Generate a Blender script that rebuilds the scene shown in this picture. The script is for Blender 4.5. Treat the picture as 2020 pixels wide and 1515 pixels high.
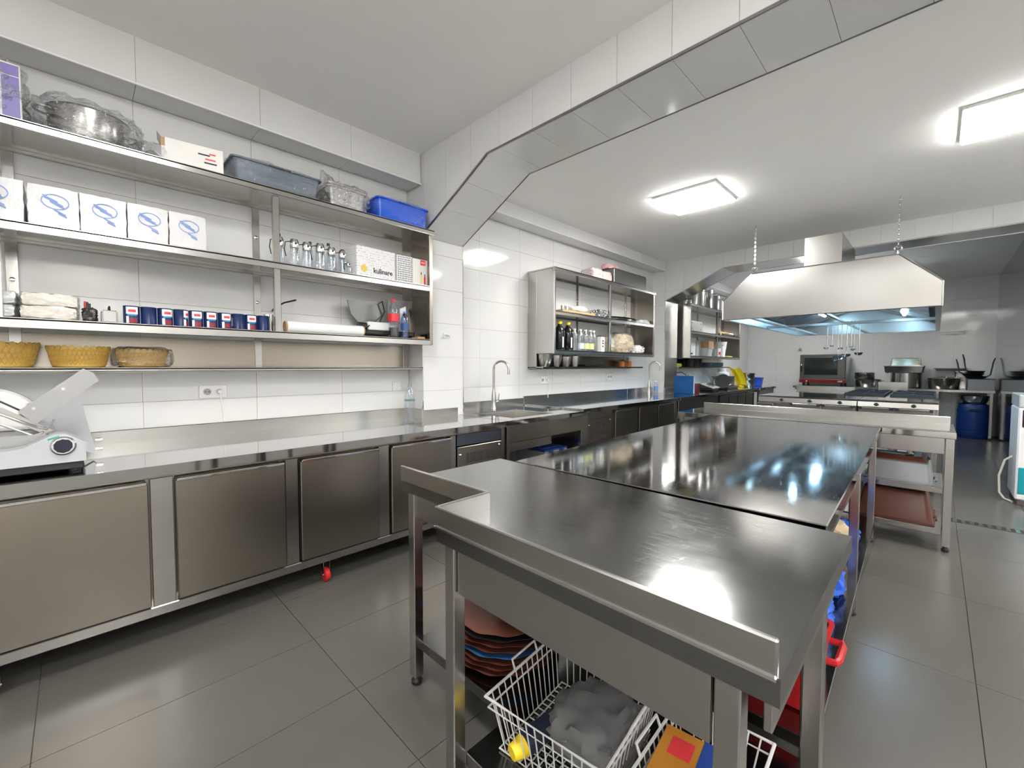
import bpy, bmesh, math, random
from mathutils import Vector, Matrix, Euler

random.seed(7)
S = bpy.context.scene
COL = S.collection
for _o in list(bpy.data.objects):
    bpy.data.objects.remove(_o, do_unlink=True)

# ------------------------------------------------------------------ camera
# x = distance from the left wall, y = along the left wall, z = up (metres)
CAM_F, CAM_YAW, CAM_PITCH, CAM_ROLL = 846.94, 0.77889, 0.042677, 0.0015168
CAM_LOC = (3.42, 0.0, 1.31)
_f = Vector((-math.sin(CAM_YAW) * math.cos(CAM_PITCH), math.cos(CAM_YAW) * math.cos(CAM_PITCH), -math.sin(CAM_PITCH)))
_r0 = Vector((math.cos(CAM_YAW), math.sin(CAM_YAW), 0))
_u0 = _r0.cross(_f)
_r = math.cos(CAM_ROLL) * _r0 + math.sin(CAM_ROLL) * _u0
_u = -math.sin(CAM_ROLL) * _r0 + math.cos(CAM_ROLL) * _u0
cam_data = bpy.data.cameras.new('camera')
cam_data.sensor_width = 36.0
cam_data.lens = CAM_F / 2020.0 * 36.0
cam_data.clip_start = 0.05
cam = bpy.data.objects.new('camera', cam_data)
_m = Matrix((( _r.x, _u.x, -_f.x, CAM_LOC[0]), (_r.y, _u.y, -_f.y, CAM_LOC[1]), (_r.z, _u.z, -_f.z, CAM_LOC[2]), (0, 0, 0, 1)))
cam.matrix_world = _m
COL.objects.link(cam)
S.camera = cam

# ------------------------------------------------------------------ world, exposure
W = bpy.data.worlds.new('world')
S.world = W
W.use_nodes = True
W.node_tree.nodes['Background'].inputs[0].default_value = (0.8, 0.85, 1.0, 1)
W.node_tree.nodes['Background'].inputs[1].default_value = 0.15
S.view_settings.view_transform = 'Standard'
S.view_settings.look = 'None'
S.view_settings.gamma = 1.0
S.view_settings.use_curve_mapping = False
S.view_settings.exposure = 0.70
PANEL_POWER = 34.0          # emission of the ceiling panel diffusers
HOOD_POWER = 6.0           # the two bluish lamps in the extractor hood

# ------------------------------------------------------------------ materials
_mats = {}
def _new(name):
    m = bpy.data.materials.new(name)
    m.use_nodes = True
    return m, m.node_tree, m.node_tree.nodes['Principled BSDF']

def mat(name, col, rough=0.5, metal=0.0, var=0.04, scale=12.0, bump=0.0, trans=0.0, ior=1.45, emit=None, emit_s=0.0, coat=0.0, stretch=None):
    """principled surface with a little procedural colour variation"""
    if name in _mats: return _mats[name]
    m, t, p = _new(name)
    n = t.nodes; l = t.links
    tc = n.new('ShaderNodeTexCoord'); mp = n.new('ShaderNodeMapping'); no = n.new('ShaderNodeTexNoise')
    l.new(tc.outputs['Object'], mp.inputs[0]); l.new(mp.outputs[0], no.inputs['Vector'])
    if stretch: mp.inputs['Scale'].default_value = stretch
    no.inputs['Scale'].default_value = scale; no.inputs['Detail'].default_value = 4
    mx = n.new('ShaderNodeMix'); mx.data_type = 'RGBA'
    a = [max(0, c * (1 - var)) for c in col]; b = [min(1, c * (1 + var)) for c in col]
    mx.inputs['A'].default_value = (*a, 1); mx.inputs['B'].default_value = (*b, 1)
    l.new(no.outputs['Fac'], mx.inputs['Factor']); l.new(mx.outputs['Result'], p.inputs['Base Color'])
    p.inputs['Roughness'].default_value = rough; p.inputs['Metallic'].default_value = metal
    p.inputs['Transmission Weight'].default_value = trans; p.inputs['IOR'].default_value = ior
    p.inputs['Coat Weight'].default_value = coat
    if emit:
        p.inputs['Emission Color'].default_value = (*emit, 1); p.inputs['Emission Strength'].default_value = emit_s
    if bump:
        bp = n.new('ShaderNodeBump'); bp.inputs['Strength'].default_value = bump; bp.inputs['Distance'].default_value = 0.01
        l.new(no.outputs['Fac'], bp.inputs['Height']); l.new(bp.outputs[0], p.inputs['Normal'])
    _mats[name] = m
    return m

def steel(name, col=(0.58, 0.57, 0.55), r0=0.2, r1=0.30, stretch=(3, 60, 60), scale=3.0, bump=0.0, scratch=0.0):
    """brushed stainless steel; optional fine scratches"""
    if name in _mats: return _mats[name]
    m, t, p = _new(name); n = t.nodes; l = t.links
    tc = n.new('ShaderNodeTexCoord'); mp = n.new('ShaderNodeMapping'); mp.inputs['Scale'].default_value = stretch
    no = n.new('ShaderNodeTexNoise'); no.inputs['Scale'].default_value = scale; no.inputs['Detail'].default_value = 6
    l.new(tc.outputs['Object'], mp.inputs[0]); l.new(mp.outputs[0], no.inputs['Vector'])
    n2 = n.new('ShaderNodeTexNoise'); n2.inputs['Scale'].default_value = 2.2; n2.inputs['Detail'].default_value = 3
    l.new(tc.outputs['Object'], n2.inputs['Vector'])
    ad = n.new('ShaderNodeMath'); ad.operation = 'ADD'; ad.inputs[1].default_value = 0
    ml = n.new('ShaderNodeMath'); ml.operation = 'MULTIPLY'
    l.new(no.outputs['Fac'], ml.inputs[0]); l.new(n2.outputs['Fac'], ml.inputs[1])
    mr = n.new('ShaderNodeMapRange'); mr.inputs['From Min'].default_value = 0.12; mr.inputs['From Max'].default_value = 0.42
    mr.inputs['To Min'].default_value = r0; mr.inputs['To Max'].default_value = r1
    l.new(ml.outputs[0], mr.inputs['Value']); 
    p.inputs['Metallic'].default_value = 1.0
    mx = n.new('ShaderNodeMix'); mx.data_type = 'RGBA'
    mx.inputs['A'].default_value = (*[c * 0.9 for c in col], 1); mx.inputs['B'].default_value = (*[min(1, c * 1.08) for c in col], 1)
    l.new(n2.outputs['Fac'], mx.inputs['Factor']); l.new(mx.outputs['Result'], p.inputs['Base Color'])
    rough_out = mr.outputs[0]
    h = no.outputs['Fac']
    if scratch:
        w = n.new('ShaderNodeTexNoise'); w.inputs['Scale'].default_value = 9.0; w.inputs['Detail'].default_value = 2
        mp2 = n.new('ShaderNodeMapping'); mp2.inputs['Scale'].default_value = (30, 2.0, 1); mp2.inputs['Rotation'].default_value = (0, 0, 0.6)
        wp = n.new('ShaderNodeTexNoise'); wp.inputs['Scale'].default_value = 1.5
        vm = n.new('ShaderNodeVectorMath'); vm.operation = 'MULTIPLY_ADD'; vm.inputs[1].default_value = (0.35, 0.35, 0)
        l.new(tc.outputs['Object'], wp.inputs['Vector']); l.new(wp.outputs['Color'], vm.inputs[0]); l.new(tc.outputs['Object'], vm.inputs[2])
        l.new(vm.outputs[0], mp2.inputs[0]); l.new(mp2.outputs[0], w.inputs['Vector'])
        r2 = n.new('ShaderNodeMapRange'); r2.inputs['From Min'].default_value = 0.60; r2.inputs['From Max'].default_value = 0.72
        r2.inputs['To Min'].default_value = 0; r2.inputs['To Max'].default_value = scratch
        l.new(w.outputs['Fac'], r2.inputs['Value'])
        l.new(mr.outputs[0], ad.inputs[0]); l.new(r2.outputs[0], ad.inputs[1]); rough_out = ad.outputs[0]
    l.new(rough_out, p.inputs['Roughness'])
    if bump:
        bp = n.new('ShaderNodeBump'); bp.inputs['Strength'].default_value = bump; bp.inputs['Distance'].default_value = 0.004
        l.new(h, bp.inputs['Height']); l.new(bp.outputs[0], p.inputs['Normal'])
    _mats[name] = m
    return m

def tile_mat(name, col, rough, var=0.03, cloud=0.03, scale=2.0, bump=0.0):
    """glazed tile: every tile a hair different in tone"""
    if name in _mats: return _mats[name]
    m, t, p = _new(name); n = t.nodes; l = t.links
    oi = n.new('ShaderNodeObjectInfo'); tc = n.new('ShaderNodeTexCoord'); no = n.new('ShaderNodeTexNoise')
    gm = n.new('ShaderNodeNewGeometry')
    l.new(gm.outputs['Position'], no.inputs['Vector']); no.inputs['Scale'].default_value = scale; no.inputs['Detail'].default_value = 5
    m1 = n.new('ShaderNodeMapRange'); m1.inputs['To Min'].default_value = 1 - var; m1.inputs['To Max'].default_value = 1.0
    l.new(oi.outputs['Random'], m1.inputs['Value'])
    m2 = n.new('ShaderNodeMapRange'); m2.inputs['From Min'].default_value = 0.3; m2.inputs['From Max'].default_value = 0.7
    m2.inputs['To Min'].default_value = 1 - cloud; m2.inputs['To Max'].default_value = 1.0
    l.new(no.outputs['Fac'], m2.inputs['Value'])
    mu = n.new('ShaderNodeMath'); mu.operation = 'MULTIPLY'; l.new(m1.outputs[0], mu.inputs[0]); l.new(m2.outputs[0], mu.inputs[1])
    vs = n.new('ShaderNodeVectorMath'); vs.operation = 'SCALE'; vs.inputs[0].default_value = col
    l.new(mu.outputs[0], vs.inputs['Scale']); l.new(vs.outputs[0], p.inputs['Base Color'])
    p.inputs['Roughness'].default_value = rough
    if bump:
        bp = n.new('ShaderNodeBump'); bp.inputs['Strength'].default_value = bump; bp.inputs['Distance'].default_value = 0.01
        l.new(no.outputs['Fac'], bp.inputs['Height']); l.new(bp.outputs[0], p.inputs['Normal'])
    _mats[name] = m
    return m

def film(name, gloss=0.35, tint=(0.95, 0.96, 0.97), rough=0.08, bump=0.9, scale=28.0):
    """thin clear plastic film: mostly see-through with crumpled glints"""
    if name in _mats: return _mats[name]
    m = bpy.data.materials.new(name); m.use_nodes = True; t = m.node_tree; n = t.nodes; l = t.links
    n.clear()
    out = n.new('ShaderNodeOutputMaterial'); tr = n.new('ShaderNodeBsdfTransparent'); gl = n.new('ShaderNodeBsdfGlossy')
    tr.inputs[0].default_value = (*tint, 1); gl.inputs['Roughness'].default_value = rough; gl.inputs['Color'].default_value = (0.95, 0.95, 0.97, 1)
    mx = n.new('ShaderNodeMixShader'); lw = n.new('ShaderNodeLayerWeight'); lw.inputs['Blend'].default_value = 0.35
    tc = n.new('ShaderNodeTexCoord'); no = n.new('ShaderNodeTexNoise'); no.inputs['Scale'].default_value = scale; no.inputs['Detail'].default_value = 3
    no.inputs['Distortion'].default_value = 1.2
    bp = n.new('ShaderNodeBump'); bp.inputs['Strength'].default_value = bump; bp.inputs['Distance'].default_value = 0.02
    l.new(tc.outputs['Object'], no.inputs['Vector']); l.new(no.outputs['Fac'], bp.inputs['Height'])
    l.new(bp.outputs[0], gl.inputs['Normal']); l.new(bp.outputs[0], lw.inputs['Normal'])
    mr = n.new('ShaderNodeMapRange'); mr.inputs['To Min'].default_value = gloss * 0.25; mr.inputs['To Max'].default_value = min(1, gloss * 2)
    l.new(lw.outputs['Facing'], mr.inputs['Value']); l.new(mr.outputs[0], mx.inputs['Fac'])
    l.new(tr.outputs[0], mx.inputs[1]); l.new(gl.outputs[0], mx.inputs[2]); l.new(mx.outputs[0], out.inputs['Surface'])
    _mats[name] = m
    return m

def pattern(name, a, b, scale, thresh=0.5, rough=0.5, kind='voronoi'):
    """flat two-colour print"""
    if name in _mats: return _mats[name]
    m, t, p = _new(name); n = t.nodes; l = t.links
    tc = n.new('ShaderNodeTexCoord'); mp = n.new('ShaderNodeMapping'); mp.inputs['Scale'].default_value = scale
    l.new(tc.outputs['Object'], mp.inputs[0])
    v = n.new('ShaderNodeTexVoronoi'); v.inputs['Randomness'].default_value = 0.15 if kind == 'voronoi' else 0.0
    v.inputs['Scale'].default_value = 1.0
    l.new(mp.outputs[0], v.inputs['Vector'])
    cr = n.new('ShaderNodeMath'); cr.operation = 'LESS_THAN'; cr.inputs[1].default_value = thresh
    l.new(v.outputs['Distance'], cr.inputs[0])
    mx = n.new('ShaderNodeMix'); mx.data_type = 'RGBA'; mx.inputs['A'].default_value = (*a, 1); mx.inputs['B'].default_value = (*b, 1)
    l.new(cr.outputs[0], mx.inputs['Factor']); l.new(mx.outputs['Result'], p.inputs['Base Color'])
    p.inputs['Roughness'].default_value = rough
    _mats[name] = m
    return m

STEEL = steel('stainless_satin', col=(0.50, 0.49, 0.47), r0=0.20, r1=0.24, stretch=(6, 160, 160))
STEEL_V = steel('stainless_satin_vertical', col=(0.50, 0.49, 0.47), r0=0.20, r1=0.24, stretch=(160, 160, 5))
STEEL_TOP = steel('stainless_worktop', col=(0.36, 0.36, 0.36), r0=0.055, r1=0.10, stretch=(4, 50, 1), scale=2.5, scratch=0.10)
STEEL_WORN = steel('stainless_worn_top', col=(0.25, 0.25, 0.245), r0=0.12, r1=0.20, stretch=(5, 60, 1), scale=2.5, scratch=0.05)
STEEL_CTR = steel('stainless_counter', col=(0.48, 0.48, 0.47), r0=0.05, r1=0.08, stretch=(40, 3, 1), scale=2.5)
STEEL_HOOD = steel('stainless_hood', col=(0.43, 0.418, 0.395), r0=0.29, r1=0.33, stretch=(6, 120, 120))
STEEL_DOOR = steel('stainless_door', col=(0.36, 0.325, 0.28), r0=0.25, r1=0.262, stretch=(60, 5, 60))
CHROME = mat('chrome', (0.75, 0.75, 0.75), 0.1, 1.0, 0.03)
NICKEL = mat('brushed_nickel', (0.55, 0.53, 0.50), 0.25, 1.0, 0.05)
TILE = tile_mat('white_wall_tile', (0.75, 0.75, 0.74), 0.09)
GROUT = mat('tile_grout', (0.50, 0.49, 0.47), 0.9)
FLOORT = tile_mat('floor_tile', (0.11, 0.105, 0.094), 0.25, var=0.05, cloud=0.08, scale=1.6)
FGROUT = mat('floor_grout', (0.10, 0.095, 0.09), 0.95)
PAINT = mat('ceiling_paint', (0.92, 0.91, 0.89), 0.85, var=0.015, scale=3)
BLACKP = mat('black_plastic', (0.018, 0.018, 0.02), 0.4)
DARK = mat('dark_cavity', (0.02, 0.02, 0.02), 0.8)
IRON = mat('cast_iron', (0.025, 0.027, 0.03), 0.55)
WHITEP = mat('white_plastic', (0.80, 0.80, 0.79), 0.35)
GREYP = mat('grey_plastic', (0.38, 0.39, 0.41), 0.4)
REDP = mat('red_plastic', (0.55, 0.02, 0.02), 0.35)
BLUEP = mat('blue_plastic', (0.012, 0.10, 0.62), 0.3)
BLUED = mat('dark_blue_plastic', (0.004, 0.028, 0.15), 0.4)
YELLOW = mat('yellow_plastic', (0.85, 0.62, 0.02), 0.4)
CARD = mat('white_card', (0.78, 0.76, 0.73), 0.6)
BROWNCARD = mat('brown_card', (0.42, 0.27, 0.14), 0.7)
TERRA = mat('terracotta_plastic', (0.11, 0.032, 0.02), 0.4, var=0.15)
ALU = mat('anodised_grey', (0.42, 0.44, 0.46), 0.35, 0.6)
BOWLS = mat('bowl_steel', (0.70, 0.69, 0.66), 0.28, 1.0, 0.04)
PAPER = mat('paper_white', (0.86, 0.86, 0.86), 0.7)
PRINTB = mat('blue_print', (0.20, 0.32, 0.66), 0.6)
PRINTR = mat('red_print', (0.75, 0.05, 0.06), 0.5)
PRINTK = mat('dark_print', (0.03, 0.02, 0.06), 0.6)
GOLD = mat('gold_print', (0.75, 0.55, 0.10), 0.5)
FILM = film('clear_film', gloss=0.30, scale=34, bump=1.0)
FILM_L = film('clear_film_light', gloss=0.13, scale=16, bump=0.8)
FILM2 = film('clear_film_dense', gloss=0.62, scale=38, bump=1.0)
GLASS = mat('clear_glass', (0.95, 0.97, 0.97), 0.02, trans=1.0, ior=1.3, var=0.0)
PET = film('clear_bottle_plastic', gloss=0.28, tint=(0.88, 0.92, 0.95), bump=0.15, scale=20)
WRAPW = mat('white_wrap', (0.66, 0.66, 0.67), 0.25, bump=0.5, scale=14)
BREAD = mat('cream_wrapped', (0.78, 0.72, 0.63), 0.3, bump=0.6, scale=18)
BASKET = mat('mustard_plastic', (0.62, 0.40, 0.10), 0.45, var=0.1, scale=40)

# ------------------------------------------------------------------ mesh builder
class MB:
    def __init__(self): self.v = []; self.f = []
    def _add(self, vs, fs):
        o = len(self.v); self.v += [tuple(x) for x in vs]; self.f += [tuple(i + o for i in f) for f in fs]; return self
    def box(self, x0, y0, z0, x1, y1, z1):
        if x0 > x1: x0, x1 = x1, x0
        if y0 > y1: y0, y1 = y1, y0
        if z0 > z1: z0, z1 = z1, z0
        return self._add([(x0,y0,z0),(x1,y0,z0),(x1,y1,z0),(x0,y1,z0),(x0,y0,z1),(x1,y0,z1),(x1,y1,z1),(x0,y1,z1)],
                         [(3,2,1,0),(4,5,6,7),(0,1,5,4),(1,2,6,5),(2,3,7,6),(3,0,4,7)])
    def rbox(self, x0, y0, z0, x1, y1, z1, b=0.004, seg=1):
        bm = bmesh.new()
        bmesh.ops.create_cube(bm, size=1.0)
        sx, sy, sz = abs(x1-x0), abs(y1-y0), abs(z1-z0)
        for v in bm.verts:
            v.co = Vector((min(x0,x1)+(v.co.x+.5)*sx, min(y0,y1)+(v.co.y+.5)*sy, min(z0,z1)+(v.co.z+.5)*sz))
        b = min(b, 0.45*min(sx, sy, sz))
        bmesh.ops.bevel(bm, geom=list(bm.edges), offset=b, segments=seg, affect='EDGES', profile=0.5)
        return self.frombm(bm)
    def frombm(self, bm):
        bm.verts.index_update()
        self._add([v.co[:] for v in bm.verts], [[v.index for v in f.verts] for f in bm.faces]); bm.free(); return self
    def cyl(self, p0, p1, r0, r1=None, n=20, cap=True):
        r1 = r0 if r1 is None else r1
        p0 = Vector(p0); p1 = Vector(p1); d = (p1-p0).normalized()
        a = Vector((1,0,0)) if abs(d.x) < 0.9 else Vector((0,1,0))
        u = d.cross(a).normalized(); w = d.cross(u)
        vs = []
        for p, r in ((p0, r0), (p1, r1)):
            for i in range(n):
                t = 2*math.pi*i/n; vs.append(p + r*(math.cos(t)*u + math.sin(t)*w))
        fs = [(i, (i+1)%n, n+(i+1)%n, n+i) for i in range(n)]
        if cap: fs += [tuple(range(n-1,-1,-1)), tuple(range(n, 2*n))]
        return self._add(vs, fs)
    def tube(self, pts, r, n=8, closed=False):
        P = [Vector(p) for p in pts]; m = len(P)
        rr = r if isinstance(r, (list, tuple)) else [r]*m
        vs = []; prev = None
        for i in range(m):
            if closed: d = (P[(i+1)%m]-P[i-1])
            else: d = P[min(i+1, m-1)]-P[max(i-1, 0)]
            d = d.normalized() if d.length > 1e-9 else Vector((0,0,1))
            if prev is None:
                a = Vector((0,0,1)) if abs(d.z) < 0.9 else Vector((1,0,0)); u = d.cross(a).normalized()
            else:
                u = (prev - d*prev.dot(d)); u = u.normalized() if u.length > 1e-6 else d.orthogonal().normalized()
            prev = u; w = d.cross(u)
            for k in range(n):
                t = 2*math.pi*k/n; vs.append(P[i] + rr[i]*(math.cos(t)*u + math.sin(t)*w))
        fs = []
        for i in range(m if closed else m-1):
            j = (i+1) % m
            fs += [(i*n+k, i*n+(k+1)%n, j*n+(k+1)%n, j*n+k) for k in range(n)]
        if not closed: fs += [tuple(range(n-1,-1,-1)), tuple(range((m-1)*n, m*n))]
        return self._add(vs, fs)
    def lathe(self, prof, n=28, c=(0,0,0), sx=1.0, sy=1.0, scallop=None):
        vs = []; fs = []; m = len(prof)
        for r, z in prof:
            for k in range(n):
                t = 2*math.pi*k/n
                q = r*(1+scallop[1]*math.cos(scallop[0]*t)) if scallop else r
                vs.append((c[0]+sx*q*math.cos(t), c[1]+sy*q*math.sin(t), c[2]+z))
        for i in range(m-1):
            fs += [(i*n+k, i*n+(k+1)%n, (i+1)*n+(k+1)%n, (i+1)*n+k) for k in range(n)]
        if prof[0][0] > 1e-6: fs.append(tuple(range(n-1,-1,-1)))
        if prof[-1][0] > 1e-6: fs.append(tuple(range((m-1)*n, m*n)))
        return self._add(vs, fs)
    def prism(self, poly, vec):
        """convex polygon (3D points) extruded along vec"""
        vec = Vector(vec); P = [Vector(p) for p in poly]; n = len(P)
        nn = (P[1]-P[0]).cross(P[2]-P[0])
        if nn.dot(vec) > 0: P = P[::-1]
        return self._add(P + [p+vec for p in P], [tuple(range(n))] + [tuple(range(2*n-1, n-1, -1))] + [(i, i+n, (i+1)%n+n, (i+1)%n) for i in range(n)])
    def grid(self, fn, nu, nv):
        vs = [fn(i/nu, j/nv) for j in range(nv+1) for i in range(nu+1)]
        fs = [(j*(nu+1)+i, j*(nu+1)+i+1, (j+1)*(nu+1)+i+1, (j+1)*(nu+1)+i) for j in range(nv) for i in range(nu)]
        return self._add(vs, fs)
    def xf(self, M):
        self.v = [tuple(M @ Vector(p)) for p in self.v]; return self
    def mesh(self, name, m=None, ang=35):
        me = bpy.data.meshes.new(name); me.from_pydata(self.v, [], self.f); me.update()
        bm = bmesh.new(); bm.from_mesh(me); bmesh.ops.recalc_face_normals(bm, faces=bm.faces); bm.to_mesh(me); bm.free()
        if m: me.materials.append(m)
        if ang: me.shade_smooth(); me.set_sharp_from_angle(angle=math.radians(ang))
        return me
    def build(self, name, m, parent=None, loc=None, rz=0.0, ang=35):
        o = bpy.data.objects.new(name, self.mesh(name, m, ang)); COL.objects.link(o)
        if parent is not None: o.parent = parent
        if loc is not None: o.location = loc
        if rz: o.rotation_euler = (0, 0, rz)
        return o

def B(*a): return MB().box(*a)
def R(*a, **k): return MB().rbox(*a, **k)
def C(*a, **k): return MB().cyl(*a, **k)
def TU(*a, **k): return MB().tube(*a, **k)
def LA(*a, **k): return MB().lathe(*a, **k)

def tag(o, label, cat, group=None, kind=None):
    o['label'] = label
    if cat: o['category'] = cat
    if group: o['group'] = group
    if kind: o['kind'] = kind
    return o
def thing(name, label, cat, loc=(0,0,0), rz=0.0, group=None):
    o = bpy.data.objects.new(name, None); COL.objects.link(o); o.empty_display_size = 0.05
    o.location = loc; o.rotation_euler = (0, 0, rz)
    return tag(o, label, cat, group)
def dup(root, loc=None, rz=None, label=None, rot=None):
    def cp(o, par):
        c = o.copy(); COL.objects.link(c)
        if par is not None: c.parent = par
        for ch in list(o.children): cp(ch, c)
        return c
    r = cp(root, None)
    if loc is not None: r.location = loc
    if rz is not None: r.rotation_euler = (0, 0, rz)
    if rot is not None: r.rotation_euler = rot
    if label: r['label'] = label
    return r
def part_copy(o, loc=None, parent=None):
    c = o.copy(); COL.objects.link(c)
    if parent is not None: c.parent = parent
    if loc is not None: c.location = loc
    return c
def struct(name, mb, m, label, parent=None):
    o = mb.build(name, m)
    o['kind'] = 'structure'; o['label'] = label
    return o
_fontcache = {}
def text(s, size, m, parent, loc, rot, depth=0.0006, name='lettering'):
    cu = bpy.data.curves.new('t', 'FONT'); cu.body = s; cu.size = size; cu.extrude = depth; cu.align_x = 'CENTER'; cu.align_y = 'CENTER'
    cu.resolution_u = 3; cu.offset = size*.018
    to = bpy.data.objects.new('t', cu); COL.objects.link(to)
    dg = bpy.context.evaluated_depsgraph_get(); me = bpy.data.meshes.new_from_object(to.evaluated_get(dg))
    bpy.data.objects.remove(to); bpy.data.curves.remove(cu)
    me.materials.clear(); me.materials.append(m)
    o = bpy.data.objects.new(name, me); COL.objects.link(o); o.parent = parent; o.location = loc; o.rotation_euler = rot
    return o
def clip(poly, a, b, c):
    """keep a*x+b*y<=c of a 2D polygon"""
    out = []
    for i in range(len(poly)):
        p, q = poly[i-1], poly[i]; dp = a*p[0]+b*p[1]-c; dq = a*q[0]+b*q[1]-c
        if (dp <= 0) != (dq <= 0):
            t = dp/(dp-dq); out.append((p[0]+t*(q[0]-p[0]), p[1]+t*(q[1]-p[1])))
        if dq <= 0: out.append(q)
    return out
_tilecache = {}
def tiles(parent, region, ujs, vjs, O, U, V, N, m=None, th=0.008, gap=0.0011, name='tile'):
    """lay tiles over a convex 2D region; each is its own small prism, child of parent"""
    m = m or TILE
    O = Vector(O); U = Vector(U); V = Vector(V); N = Vector(N)
    for i in range(len(ujs)-1):
        for j in range(len(vjs)-1):
            p = list(region)
            for (a, b, c) in ((-1,0,-(ujs[i]+gap)),(1,0,ujs[i+1]-gap),(0,-1,-(vjs[j]+gap)),(0,1,vjs[j+1]-gap)):
                p = clip(p, a, b, c)
                if len(p) < 3: break
            if len(p) < 3: continue
            q = []
            for pt in p:
                if not q or (abs(pt[0]-q[-1][0])+abs(pt[1]-q[-1][1])) > 1e-4: q.append(pt)
            if len(q) > 2 and abs(q[0][0]-q[-1][0])+abs(q[0][1]-q[-1][1]) < 1e-4: q.pop()
            if len(q) < 3: continue
            us = [a for a, _ in q]; vs = [b for _, b in q]
            if max(us)-min(us) < 0.012 or max(vs)-min(vs) < 0.012: continue
            u0, v0 = us[0], vs[0]
            key = (tuple((round(a-u0,4), round(b-v0,4)) for a, b in q), tuple(U), tuple(V), tuple(N), th, m.name)
            me = _tilecache.get(key)
            if me is None:
                me = MB().prism([U*(a-u0)+V*(b-v0) for a, b in q], -N*th).mesh('tile', m, ang=None); _tilecache[key] = me
            o = bpy.data.objects.new(name, me); COL.objects.link(o); o.parent = parent; o.location = O+U*u0+V*v0
def joints(lo, hi, phase, pitch):
    k = math.floor((lo-phase)/pitch); r = []
    while True:
        x = phase+k*pitch; r.append(x); k += 1
        if x >= hi: return r
def rect(a, b, c, d): return [(a, c), (b, c), (b, d), (a, d)]
# ================================================================== THE ROOM
XR, YB, YF = 6.4, -2.6, 12.0            # right wall, wall behind the camera, far wall
X3 = 4.2                                # right wall of the far bay
Z1, Z2 = 3.12, 3.0                      # ceilings of the near bay and of the other two
LEDGE = 2.865
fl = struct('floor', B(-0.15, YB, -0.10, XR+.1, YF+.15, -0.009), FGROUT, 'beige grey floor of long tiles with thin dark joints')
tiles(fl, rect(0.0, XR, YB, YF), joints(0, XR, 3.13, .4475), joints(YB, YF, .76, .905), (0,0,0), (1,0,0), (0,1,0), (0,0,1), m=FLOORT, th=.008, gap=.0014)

def ceiling(y0, y1, z, label):
    return struct('ceiling', B(-0.15, y0, z, XR+.1, y1, z+.1), PAINT, label)
ceiling(YB, 2.13, Z1, 'white painted ceiling over the nearest bay, in front of the tiled beam')
ceiling(2.4, 6.83, Z2, 'white painted ceiling of the middle bay with two square light panels')
ceiling(6.83, YF, Z2, 'white painted ceiling of the far bay above the oven')

ZJ = joints(.70, 3.2, 1.085, .3035)
def left_wall(y0, y1, ph, pitch, label):
    w = struct('wall_left', B(-.15, y0, 0, -.008, y1, 3.12), GROUT, label)
    tiles(w, rect(y0, y1, .7815, LEDGE-.002), joints(y0, y1, ph, pitch), ZJ, (0,0,0), (0,1,0), (0,0,1), (1,0,0))
    return w
left_wall(YB, 2.13, .276, .615, 'white tiled left wall behind the longest shelf unit and the slicer')
left_wall(2.13, 6.95, 2.98, .605, 'white tiled left wall behind the sink and the second wall shelf')
left_wall(6.95, YF, 7.22, .605, 'white tiled left wall of the far bay behind the third wall shelf')

def bulkhead(n, y0, y1, z1, ph, pitch, label):
    b = struct('trim_%d' % n, B(0, y0, LEDGE+.008, .212, y1, z1), GROUT, label)
    tiles(b, rect(y0, y1, LEDGE, z1), joints(y0, y1, ph, pitch), [LEDGE-.5, z1+.5], (.22,0,0), (0,1,0), (0,0,1), (1,0,0))
    tiles(b, rect(0, .213, y0, y1), [-.5, .9], joints(y0, y1, ph, pitch), (0,0,LEDGE), (1,0,0), (0,1,0), (0,0,-1))
    B(.2125, y0, LEDGE-.003, .2235, y1, LEDGE+.007).build('edge_profile', WHITEP, b)
    return b
bulkhead(1, YB, 2.128, Z1, .276, .615, 'tiled overhanging ledge along the top of the left wall above the longest shelf')
bulkhead(2, 2.585, 6.828, Z2, 2.98, .605, 'tiled overhanging ledge above the second wall shelf')
bulkhead(3, 7.305, YF, Z2, 7.22, .605, 'tiled overhanging ledge above the third wall shelf in the far bay')

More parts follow.
